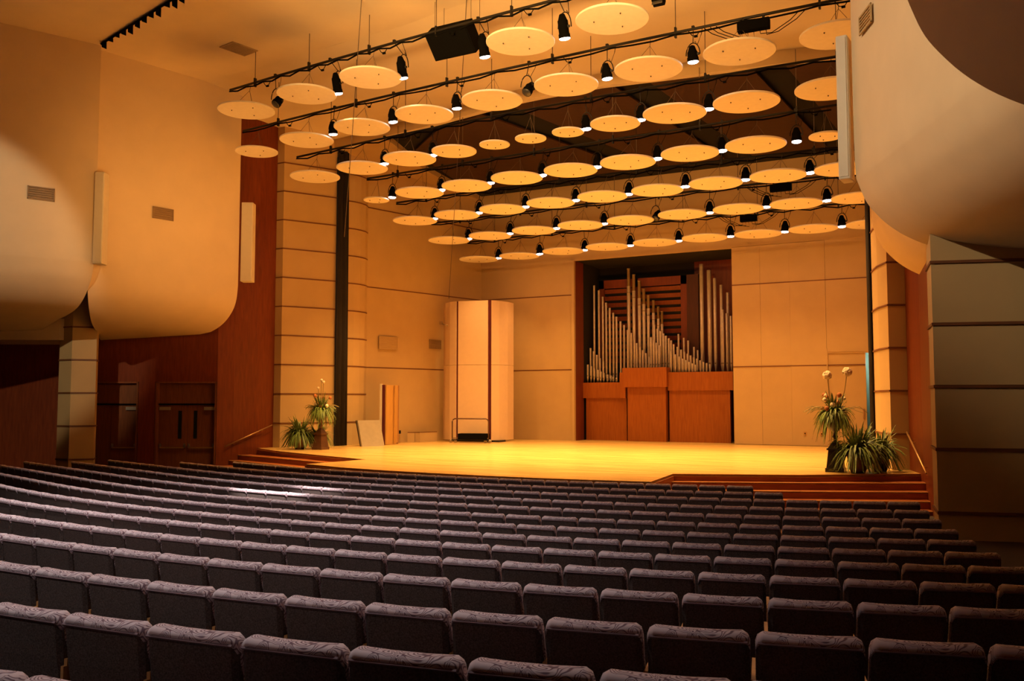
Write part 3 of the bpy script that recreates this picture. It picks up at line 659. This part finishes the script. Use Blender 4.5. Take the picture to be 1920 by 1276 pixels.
for k, row in DISCS.items():
    for i, (x, y, r) in enumerate(row):
        z = EYE + HZ[k]
        sz = {.9: 'large', .74: 'medium', .49: 'small'}[r]
        t = thing('acoustic_disc', '%s round cream acoustic disc, %s from the left under the %s lighting pipe' % (sz, ordinal(i + 1), PN[k]), 'ceiling disc', (x, y, z), random.uniform(-.4, .4), 'round acoustic discs over the stage')
        face, bt = disc_mesh(r)
        link('disc_face', face, t)
        for m_ in bt: link('eyebolt', m_, t)
        dy = pipe_y(k, x) - y
        ca, sa = math.cos(-t.rotation_euler.z), math.sin(-t.rotation_euler.z)
        ap = Vector((0 * ca - dy * sa, 0 * sa + dy * ca, PIPE_SP - .05)); kn = ap * .72 + Vector((0, 0, .06))
        b = MB(); b.tube([kn, ap], .008, 4)
        for q in range(3):
            a = R(100 + 120 * q); b.tube([(r * .5 * math.cos(a), r * .5 * math.sin(a), .05), kn], .006, 4)
        b.build('hanger_wire', M['wire'], t)
spot_d = {}
def fixture_parts(tall):
    L = .36 if not tall else .56
    b = MB(); b.lathe([(.03, L + .06), (.07, L + .04), (.115, L - .09), (.135, L - .12), (.135, .12), (.15, .10), (.15, .0)], 14)
    hs = b.mesh('housing', M['black'])
    b = MB(); n = 12
    b.tube([(.185 * math.cos(math.pi * i / n), 0, L * .5 + (L * .5 + .14) * math.sin(math.pi * i / n)) for i in range(n + 1)], .016, 5)
    yk = b.mesh('yoke', M['blackm'])
    b = MB(); b.lathe([(.142, .004), (.138, -.022), (.10, -.042), (.03, -.052)], 14); ln = b.mesh('lens', M['lens']); dl = b.mesh('lens', M['dlens'])
    b = MB(); b.box((.15, 0, L * .5), (.05, .06, .06)); kb = b.mesh('tilt_knob', M['blackm'])
    return hs, yk, ln, dl, kb, L
FX = {0: fixture_parts(False), 1: fixture_parts(True)}
POWER = {1: 1550, 2: 1700, 3: 1700, 4: 1650, 5: 1300, 6: 930, 7: 620}
for k, row in LAMPS.items():
    for i, (x, y, on) in enumerate(row):
        tall = k == 1 and i > 0
        hs, yk, ln, dl, kb, L = FX[int(tall)]
        z = EYE + HZ[k] + .06
        t = thing('stage_spotlight', '%s black stage spotlight, %s from the left on the %s lighting pipe' % ('lit' if on else 'unlit', ordinal(i + 1), PN[k]), 'spotlight', (x, y, z), 0, 'stage spotlights')
        lean = {1: R(14), 2: R(9), 3: R(5)}.get(k, 0.)     # the front ones point upstage
        hd = link('housing', hs, t); hd.rotation_euler = (lean, random.uniform(-.06, .06), 0)
        if not on: hd.rotation_euler = (R(-35), .2, 0)
        link('yoke', yk, t); link('lens', ln if on else dl, hd); link('tilt_knob', kb, hd)
        dy = pipe_y(k, x) - y; a = Vector((0, 0, L + .13)); e_ = Vector((0, dy, PIPE_SP - .06))
        b = MB(); b.tube([a, e_], .012, 5); b.box(e_ + Vector((0, 0, .03)), (.07, .08, .10)); b.build('hanger', M['blackm'], t)
        b = MB(); b.tube([e_ + Vector((.25, 0, .02)), e_.lerp(a, .35) + Vector((.22, 0, -.04)), a + Vector((.12, 0, -.05)), (.05, 0, L + .18)], .009, 4); b.build('power_lead', M['black'], t)
        if on:
            if k not in spot_d:
                sd = bpy.data.lights.new('spot_%d' % k, 'SPOT'); sd.energy = POWER[k]; sd.color = WARM; sd.spot_size = R(88); sd.spot_blend = .9; sd.shadow_soft_size = .11
                spot_d[k] = sd
            so = bpy.data.objects.new('spot_beam', spot_d[k]); COL.objects.link(so); so.parent = hd; so.location = (0, 0, -.10); so.rotation_euler = (0, 0, 0)
# black supply boxes, a hung floodlight, the main loudspeaker
def supply_box(c, label, wd=.75):
    t = thing('junction_box', label, 'box', c, R(2), 'black supply boxes on the lighting pipes')
    smooth_edges(B((0, 0, 0), (wd, .22, .26)).build('body', M['black'], t), .015)
    for s in (-.25, .25): B((s, 0, .17), (.05, .10, .14)).build('hook', M['blackm'], t)
    for j in range(5):
        x = -wd * .38 + j * wd * .19; b = MB()
        b.tube([(x, 0, -.12), (x + .02, 0, -.24 - .05 * (j % 3)), (x + .3 * (1 if j > 2 else -1), 0, -.26), (x + .75 * (1 if j > 2 else -1), 0, -.02), (x + .95 * (1 if j > 2 else -1), 0, .16)], .011, 5); b.build('lead', M['black'], t)
supply_box((-5.05, 22.54, EYE + HZ[2] + PIPE_SP - .23), 'black supply box with looping leads on the second lighting pipe', .8)
supply_box((-6.45, 32.62, EYE + HZ[6] + PIPE_SP - .23), 'black supply box with looping leads on the sixth lighting pipe', .75)
supply_box((-8.28, 35.48, EYE + HZ[7] + PIPE_SP - .23), 'black supply box with looping leads on the seventh lighting pipe', .65)
t = thing('floodlight', 'small black unlit floodlight hanging by itself at the top, right of centre', 'spotlight', (-6.93, 20.7, 12.42))
b = MB(); b.box((0, 0, 0), (.30, .22, .17), Matrix.Rotation(R(-30), 3, 'X')); smooth_edges(b.build('housing', M['black'], t), .02)
b = MB(); b.box((0, -.11, -.07), (.26, .02, .13), Matrix.Rotation(R(-30), 3, 'X')); b.build('glass', M['dlens'], t)
b = MB()
for x in (-.13, -.04, .05, .13): b.tube([(x, 0, .09), (x * .9, .05, CEIL - 12.44)], .008, 4)
b.build('hanger_wire', M['wire'], t)
t = thing('hanging_loudspeaker', 'big black loudspeaker tilted down under the ceiling on wires', 'speaker', (-13.05, 21.05, 12.73), R(-1))
mt = Matrix.Rotation(R(45), 3, 'X')
b = MB(); b.box((0, 0, 0), (1.36, .50, .80), mt); smooth_edges(b.build('cabinet', M['black'], t), .02)
b = MB(); b.box(mt @ Vector((0, -.26, 0)), (1.30, .02, .74), mt); b.build('front_grille', M['black'], t)
for x in (-.6, .6):
    for y in (-.05, .42):
        p = Vector((x, y, .42 if y > 0 else .50)); b = MB(); b.tube([p + Vector((0, 0, -.12)), p + Vector((0, 0, CEIL - 12.73 - p.z))], .008, 4); b.build('hanger_wire', M['wire'], t)
def hung_cable(p0, p1, label, r=.012):
    b = MB(); p0 = Vector(p0); p1 = Vector(p1)
    b.tube([p0.lerp(p1, i / 8) - Vector((0, 0, .25 * math.sin(math.pi * i / 8))) for i in range(9)], r, 5)
    tag(b.build('hanging_cable', M['wire'], None), label, 'cable')
hung_cable((-15.42, 19.92, CEIL), (-19.35, 24.2, 8.20), 'long thin cable hanging from the ceiling in front of the left drape')
hung_cable((-12.78, 21.3, CEIL), (-21.9, 35.0, 7.3), 'long thin cable running from the ceiling down to the shell tower')
# dark slot of small lamps along the ceiling, upper left
t = thing('ceiling_track', 'black ceiling track with small lamps at the upper left', 'track light', (-22.0, 17.8, CEIL - .04))
p0, p1 = Vector((-24.58, 18.51, 0)) - Vector((-22.0, 17.8, 0)), Vector((-17.5, 16.65, 0)) - Vector((-22.0, 17.8, 0))
dr = (p1 - p0); b = MB(); b.tube([p0, p1], .045, 4); b.build('rail', M['black'], t)
for i in range(16):
    u = (i + .4 + .3 * random.random()) / 16; q = p0 + dr * u; h = .10 + .22 * random.random()
    b = MB(); b.add([q + Vector((-.12, 0, 0)), q + Vector((.12, 0, 0)), q + Vector((.05, .06, -h)), q + Vector((-.03, -.06, -h * .8))], [(0, 1, 2), (0, 2, 3), (0, 3, 1), (1, 3, 2)]); b.build('lamp_flag', M['black'], t)

# ------------------------------------------------------------------ things standing on the stage
t = thing('shell_tower', 'tall rounded cream acoustic shell tower with maroon seams on the stage', 'stage shell', (-20.6, 34.8, ST))
TX, TY = -20.6, 34.8; TZ = 7.07 - ST; SM = 4.21 - ST
def tpan(poly, z0, z1): b = MB(); b.ribbon([(x - TX, y - TY) for x, y in poly], z0, z1, .09); return b.build('shell_panel', M['tower'], t)
for z0, z1 in ((.08, SM - .008), (SM + .008, TZ)):
    tpan([(-22.16, 35.0), (-21.9, 34.72), (-21.52, 34.5), (-21.12, 34.40)], z0, z1)
    tpan([(-21.02, 34.40), (-19.64, 34.66)], z0, z1)
    tpan([(-19.52, 34.72), (-19.32, 35.15), (-19.20, 35.7), (-19.22, 36.3)], z0, z1)
for x, y in ((-21.07, 34.43), (-19.58, 34.72)): B((x - TX, y - TY + .03, TZ / 2 + .04), (.14, .07, TZ - .08)).build('seam_edge', M['maroon'], t)
b = MB(); b.tube([(-22.1 - TX, 34.55 - TY, 5.35), (-21.6 - TX, 34.42 - TY, 5.2)], .03, 6); b.box((-22.0 - TX, 34.5 - TY, 5.34), (.12, .10, .12)); b.build('clip', M['steel'], t)
B((-20.4 - TX, 35.2 - TY, .04), (2.4, .6, .08)).build('base', M['iron'], t)

t = thing('stage_cart', 'low black cart with a tubular handle and casters before the shell tower', 'cart', (-20.02, 33.8, ST), R(14))
b = MB(); hw = .82
b.tube([(-hw, 0, .16), (-hw, 0, .92), (-hw + .04, 0, 1.0), (-hw + .12, 0, 1.04), (hw - .12, 0, 1.04), (hw - .04, 0, 1.0), (hw, 0, .92), (hw, 0, .16)], .028, 8); b.build('handle', M['urn'], t)
smooth_edges(B((.12, .15, .27), (1.32, .5, .26)).build('box', M['black'], t), .02)
b = MB(); b.tube([(-hw, -.02, .20), (hw, -.02, .20)], .022, 6); b.build('crossbar', M['steel'], t)
B((.1, -.06, .24), (.22, .05, .10)).build('latch', M['steel'], t)
for x in (-hw - .06, -hw + .14, hw - .14, hw + .06):
    b = MB(); b.lathe([(.03, -.025), (.075, -.02), (.075, .02), (.03, .025)], 12, (x, 0, .075), Matrix.Rotation(R(90), 3, 'X')); c_ = b.build('caster', M['steel'], t)
B((0, .0, .13), (1.7, .08, .04)).build('axle_plate', M['iron'], t)

t = thing('leaning_panel', 'grey fabric panel leaning against the pier behind the black drape', 'panel', (-22.2, 29.05, ST))
L0, L1 = Vector((0, 0, 0)), Vector((.42, .92, 0)); ln_ = Vector((-.36, .16, 1.03)); th = Vector((-.10, .045, -.0))
def slab(a, c, up, tk): return [a, c, c + up, a + up, a + tk, c + tk, c + up + tk, a + up + tk], [(0, 1, 2, 3), (7, 6, 5, 4), (0, 4, 5, 1), (1, 5, 6, 2), (2, 6, 7, 3), (3, 7, 4, 0)]
b = MB(); b.add(*slab(L0, L1, ln_, th)); b.build('face', M['greyp'], t)
b = MB(); b.add(*slab(L0 + Vector((-.12, .05, 0)), L1 + Vector((-.12, .05, 0)), ln_, Vector((-.04, .015, 0)))); b.build('frame', M['cloth'], t)

t = thing('tall_case', 'tall narrow golden wooden case with a white front edge by the side wall', 'cabinet', (-22.2, 30.5, ST))
B((-.02, .58, 1.24), (.05, 1.1, 2.46), Matrix.Rotation(R(8), 3, 'Z')).build('side_panel', M['gold'], t)
B((.045, .70, 1.24), (.04, .07, 2.44), Matrix.Rotation(R(8), 3, 'Z')).build('batten', M['gold'], t)
B((-.09, 1.10, 1.24), (.06, .10, 2.46), Matrix.Rotation(R(8), 3, 'Z')).build('rear_edge', M['clay'], t)
B((-.16, .0, 1.26), (.11, .05, 2.52)).build('front_edge', M['white'], t)
B((-.05, .02, 1.24), (.12, .06, 2.48)).build('front_gap', M['maroon'], t)
B((-.30, .55, 1.24), (.05, 1.05, 2.46), Matrix.Rotation(R(8), 3, 'Z')).build('side_panel', M['strip'], t)
B((-.2, .6, .03), (.3, .9, .06)).build('base', M['strip'], t)
for i, (p0, p1, lab) in enumerate((((-22.75, 33.0), (-22.50, 33.16), 'narrow upright panel edge, leftmost of the low boards by the side wall'), ((-22.62, 33.25), (-22.30, 33.3), 'second low tan board standing by the side wall'), ((-22.42, 33.36), (-22.08, 34.35), 'wide low tan board standing along the stage side wall'))):
    t = thing('low_board', lab, 'panel', (p0[0], p0[1], ST), 0, 'low boards by the stage side wall')
    dv = Vector((p1[0] - p0[0], p1[1] - p0[1], 0)); nrm = Vector((-dv.y, dv.x, 0)).normalized() * .05
    b = MB(); b.add(*slab(Vector((0, 0, 0)), dv, Vector((0, 0, .43 if i != 2 else .41)), nrm)); b.build('board', M['panel'], t)
    b = MB(); b.add(*slab(Vector((0, 0, .41)) - nrm * .1, dv + Vector((0, 0, .41)) - nrm * .1, Vector((0, 0, .03)), nrm * 1.2)); b.build('top_edge', M['strip'], t)

# ------------------------------------------------------------------ plants
def blades(n, r0, L, lift, droop, wd, seed, spread=1., z0=0.):
    rnd = random.Random(seed); b = MB()
    for i in range(n):
        a = rnd.uniform(0, 2 * math.pi); l = L * rnd.uniform(.6, 1.1); up = lift * rnd.uniform(.4, 1.15); dr = droop * rnd.uniform(.6, 1.3)
        d = Vector((math.cos(a), math.sin(a), 0)); s = Vector((-math.sin(a), math.cos(a), 0)); seg = 6; vs = []
        w0 = wd * rnd.uniform(.7, 1.2)
        for j in range(seg + 1):
            u = j / seg; p = d * (r0 * rnd.uniform(.9, 1.1) * .5 + l * spread * (u ** .85)) + Vector((0, 0, z0 + up * u * 1.6 - dr * u * u * 1.6))
            p.z = max(p.z, .04 + .02 * rnd.random())
            ww = w0 * math.sin(math.pi * (.12 + .88 * u) ** .8) + .003
            vs += [p - s * ww, p + s * ww + Vector((0, 0, .01))]
        b.add(vs, [(2 * j, 2 * j + 1, 2 * j + 3, 2 * j + 2) for j in range(seg)])
    return b
def fern(loc, label, pot, seed, sc=1., leaf='leaf'):
    t = thing('potted_fern', label, 'plant', loc)
    b = MB(); b.lathe([(.15 * sc, 0), (.19 * sc, .10 * sc), (.235 * sc, .38 * sc), (.26 * sc, .40 * sc), (.26 * sc, .46 * sc), (.22 * sc, .46 * sc), (.2 * sc, .40 * sc)], 18); b.build('pot', M[pot], t)
    f = blades(230, .15, .60 * sc,   .50 * sc, .56 * sc, .024 * sc, seed, 1., .44 * sc)
    g = blades(140, .12, .36 * sc, .62 * sc, .34 * sc, .022 * sc, seed + 50, 1., .44 * sc); f.add(g.v, g.f)
    f = f.build('fronds', M[leaf], t); f['kind'] = 'stuff'
    return t
fern((-3.06, 24.45, ST), 'bushy green fern in a brown pot at the right stage edge', 'urn', 3, 1.12)
fern((-2.62, 25.3, ST), 'green fern in a black pot behind the brown potted fern, right', 'urnb', 5, .98)
fern((-23.15, 26.45, ST), 'bushy green fern in a tan pot at the left stage edge', 'clay', 8, 1.10)
fern((-22.72, 27.0, ST), 'dark fern in a black pot between tan pot and urn, left', 'urnb', 12, .85)
def urn(loc, label, urnmat, seed, balls):
    t = thing('urn_arrangement', label, 'plant', loc)
    m_ = M[urnmat]
    b = MB(); b.prism([(-.23, -.23), (.23, -.23), (.23, .23), (-.23, .23)], 0, .10)
    def fru(a0, a1, z0, z1): b.add([(x * a0, y * a0, z0) for x, y in ((-1, -1), (1, -1), (1, 1), (-1, 1))] + [(x * a1, y * a1, z1) for x, y in ((-1, -1), (1, -1), (1, 1), (-1, 1))], [(3, 2, 1, 0), (4, 5, 6, 7), (0, 1, 5, 4), (1, 2, 6, 5), (2, 3, 7, 6), (3, 0, 4, 7)])
    fru(.205, .155, .10, .56); fru(.19, .19, .56, .60); fru(.17, .06, .60, .78)
    b.build('pedestal', m_, t)
    b = MB(); b.lathe([(.06, .76), (.045, .84), (.075, .90), (.05, .95), (.05, 1.02), (.12, 1.08), (.20, 1.16), (.235, 1.30), (.25, 1.42), (.28, 1.44), (.28, 1.48), (.22, 1.48)], 18); b.build('bowl', m_, t)
    f = blades(240, .16, .46, .38, .52, .026, seed, 1., 1.44).build('foliage', M['leaf2'], t); f['kind'] = 'stuff'
    g = blades(120, .10, .27, .52, .22, .020, seed + 1, 1., 1.42).build('upright_foliage', M['leaf'], t); g['kind'] = 'stuff'
    rnd = random.Random(seed)
    for i in range(16):                                # thin dry arching stems
        a = math.pi + rnd.uniform(-.75, .75) if i < 13 else rnd.uniform(-.5, .5)
        l = rnd.uniform(.55, .85); d = Vector((math.cos(a), math.sin(a) * .6, 0)); b = MB()
        b.tube([d * (l * u) + Vector((0, 0, 1.42 + .75 * u * rnd.uniform(.9, 1.1) - .62 * u * u)) for u in (0, .25, .5, .75, 1)], .008, 4); b.build('dry_stem', M['stem'], t)
    for i in range(12):
        a = rnd.uniform(0, 6.28); rr = rnd.uniform(.1, .36); b = MB()
        c0 = Vector((rr * math.cos(a), rr * math.sin(a), 1.62 + rnd.uniform(0, .40))); s_ = rnd.uniform(.045, .075)
        b.lathe([(s_ * .3, -s_), (s_, -s_ * .3), (s_ * .9, s_ * .5), (s_ * .3, s_)], 8, c0); b.build('bloom', M['petal' if i % 3 == 0 else 'rust'], t)
    for x, z, rr in balls:
        b = MB(); b.tube([(x * .3, 0, 1.45), (x * .8, 0, 1.45 + (z - 1.45) * .6), (x, 0, z)], .011, 5); b.build('flower_stem', M['stem'], t)
        bm = bmesh.new(); bmesh.ops.create_icosphere(bm, subdivisions=3, radius=rr)
        for v in bm.verts: v.co *= rnd.uniform(.86, 1.06)
        me = bpy.data.meshes.new('flower_ball'); bm.to_mesh(me); bm.free(); me.materials.append(M['petal'])
        o = link('flower_ball', me, t, (x, 0, z))
urn((-3.62, 24.62, ST), 'dark footed urn of leaves and two cream ball flowers, right stage edge', 'urnb', 21, [(-.16, 2.49, .12), (.33, 2.57, .125)])
urn((-22.28, 26.62, ST), 'brown footed urn with green leaves and tall blooms, left stage edge', 'urn', 33, [(-.15, 2.30, .05), (.10, 2.52, .06), (.0, 2.6, .05)])

# ------------------------------------------------------------------ seats
def prof_sweep(profs, xs):
    n = len(profs[0]); vs = []
    for x, pr in zip(xs, profs): vs += [(x, y, z) for y, z in pr]
    fs = [(i * n + k, i * n + (k + 1) % n, (i + 1) * n + (k + 1) % n, (i + 1) * n + k) for i in range(len(xs) - 1) for k in range(n)]
    fs += [tuple(range(n - 1, -1, -1)), tuple(range((len(xs) - 1) * n, len(xs) * n))]
    return vs, fs
W2 = .238
CP = [(-.004, .852), (-.010, .866), (-.006, .884), (.012, .897), (.045, .900), (.080, .894), (.104, .872), (.125, .80), (.225, .43), (.155, .43), (.040, .80), (.034, .852)]
def cush(sc, dz, sag=0.): return [(.05 + (y - .05) * (1 if z < .8 else sc), z - dz * (1 if z > .79 else 0) - (sag if z > .8 else 0)) for y, z in CP]
xs_ = [-W2, -W2 + .010, -W2 + .035, -.08, .08, W2 - .035, W2 - .010, W2]
pf = [cush(.62, .042), cush(.86, .016), cush(1, 0), cush(1, 0, .006), cush(1, 0, .006), cush(1, 0), cush(.86, .016), cush(.62, .042)]
cb = MB(); v_, f_ = prof_sweep(pf, xs_); cb.add(v_, f_, True)
bb = MB(); BP = [(.000, .853), (.022, .65), (.085, .30), (.10, .26), (.125, .27), (.032, .853)]
bb.add(*prof_sweep([[(y + .02, z) for y, z in BP], BP, BP, [(y + .02, z) for y, z in BP]], [-W2 + .002, -W2 + .025, W2 - .025, W2 - .002]))
pb = MB(); pb.tube([(-W2 + .012, -.004, .851), (W2 - .012, -.004, .851)], .008, 5)
sb_ = MB(); sb_.box((0, .36, .44), (.44, .44, .11))
eb = MB(); eb.box((.2555, .22, .32), (.020, .40, .62), None)
ab = MB(); ab.box((.2555, .24, .645), (.022, .40, .035))
me_c = cb.mesh('back_cushion', M['swirl']); me_b = bb.mesh('back_shell', M['back']); me_p = pb.mesh('piping', M['piping'])
me_s = sb_.mesh('seat_cushion', M['swirl']); me_e = eb.mesh('end_panel', M['armw']); me_a = ab.mesh('armrest', M['armw'])
FWD = Vector((-math.sin(R(28)) * math.cos(R(3.79)), math.cos(R(28)) * math.cos(R(3.79)), math.sin(R(3.79)))); RGT = Vector((math.cos(R(28)), math.sin(R(28)), 0)); UPV = RGT.cross(FWD)
def proj(p):
    v = Vector(p) - EYEV; zc = v.dot(FWD)
    return (960 + 1690 * v.dot(RGT) / zc, 638 - 1690 * v.dot(UPV) / zc, zc) if zc > .3 else (-9e3, 9e3, .1)
ROWS = {1: (6.33, .523), 2: (6.739, .516), 3: (8.678, .515), 4: (8.473, .508), 5: (8.276, .506), 6: (8.10, .504), 7: (7.893, .499), 8: (7.703, .501), 9: (8.516, .502), 10: (8.846, .508), 11: (8.70, .514), 12: (8.07, .535), 13: (6.90, .565), 14: (6.4, .57)}
LEFT = {1: 436, 2: 347, 3: 215, 4: 143, 5: 48}
seats = []
for r, (s1, pt) in ROWS.items():
    i = 0
    while True:
        s = s1 - pt * (i + .5); i += 1
        x, y, a = on_row(r, s); zt = EYE - HS[r - 1]
        c0 = proj((x - math.cos(a) * pt / 2, y - math.sin(a) * pt / 2, zt)); c1 = proj((x + math.cos(a) * pt / 2, y + math.sin(a) * pt / 2, zt))
        if c1[0] < LEFT.get(r, -15) or i > 60 or c0[2] < .4: break
        if c0[0] > 1930 or min(c0[1], c1[1]) > 1285: continue
        seats.append((abs(c1[0] - c0[0]), r, i, x, y, a, zt, pt))
order = sorted(seats, key=lambda q: -q[0]); keep = set((q[1], q[2]) for q in order[:300])
closed = {1, 2, 3, 4, 5, 6, 7, 8}
cnt = {}
rest = MB()
for wpx, r, i, x, y, a, zt, pt in seats:
    sx = (pt - .026) / (2 * W2)
    zf = zt - SEAT_H
    if (r, i) not in keep:
        mtx = Matrix.Translation((x, y, zf)) @ Matrix.Rotation(a, 4, 'Z') @ Matrix.Diagonal((sx, 1, 1, 1))
        for src, sm in ((cb, True), (bb, False)): rest.add([mtx @ Vector(p) for p in src.v], src.f, sm)
        continue
    cnt[r] = cnt.get(r, 0) + 1; n = cnt[r]
    where = ('%s from its right end' if r in closed else '%s in view from the right') % ordinal(n)
    t = thing('theatre_seat', 'mauve and charcoal theatre seat, %s, %s row from the stage' % (where, ordinal(r)), 'seat', (x, y, zf), a, 'theatre seats in curved rows')
    k = link('back_cushion', me_c, t); k.scale.x = sx
    q = link('piping', me_p, k)
    q = link('back_shell', me_b, t); q.scale.x = sx
    link('seat_cushion', me_s, t)
    e2 = link('end_panel', me_e, t); e2.location.x = pt / 2 - .2555
    e2 = link('armrest', me_a, t); e2.location.x = pt / 2 - .2555
if rest.v:
    ro_ = rest.build('distant_theatre_seats', M['swirl']); ro_['kind'] = 'stuff'; ro_['label'] = 'dark theatre seats at the far left ends of the front rows'; ro_['category'] = 'seat'
    ro_.data.materials.append(M['back'])
    for p in ro_.data.polygons: p.material_index = 0 if p.use_smooth else 1
print('seats', len(seats), 'kept', len(keep), cnt)
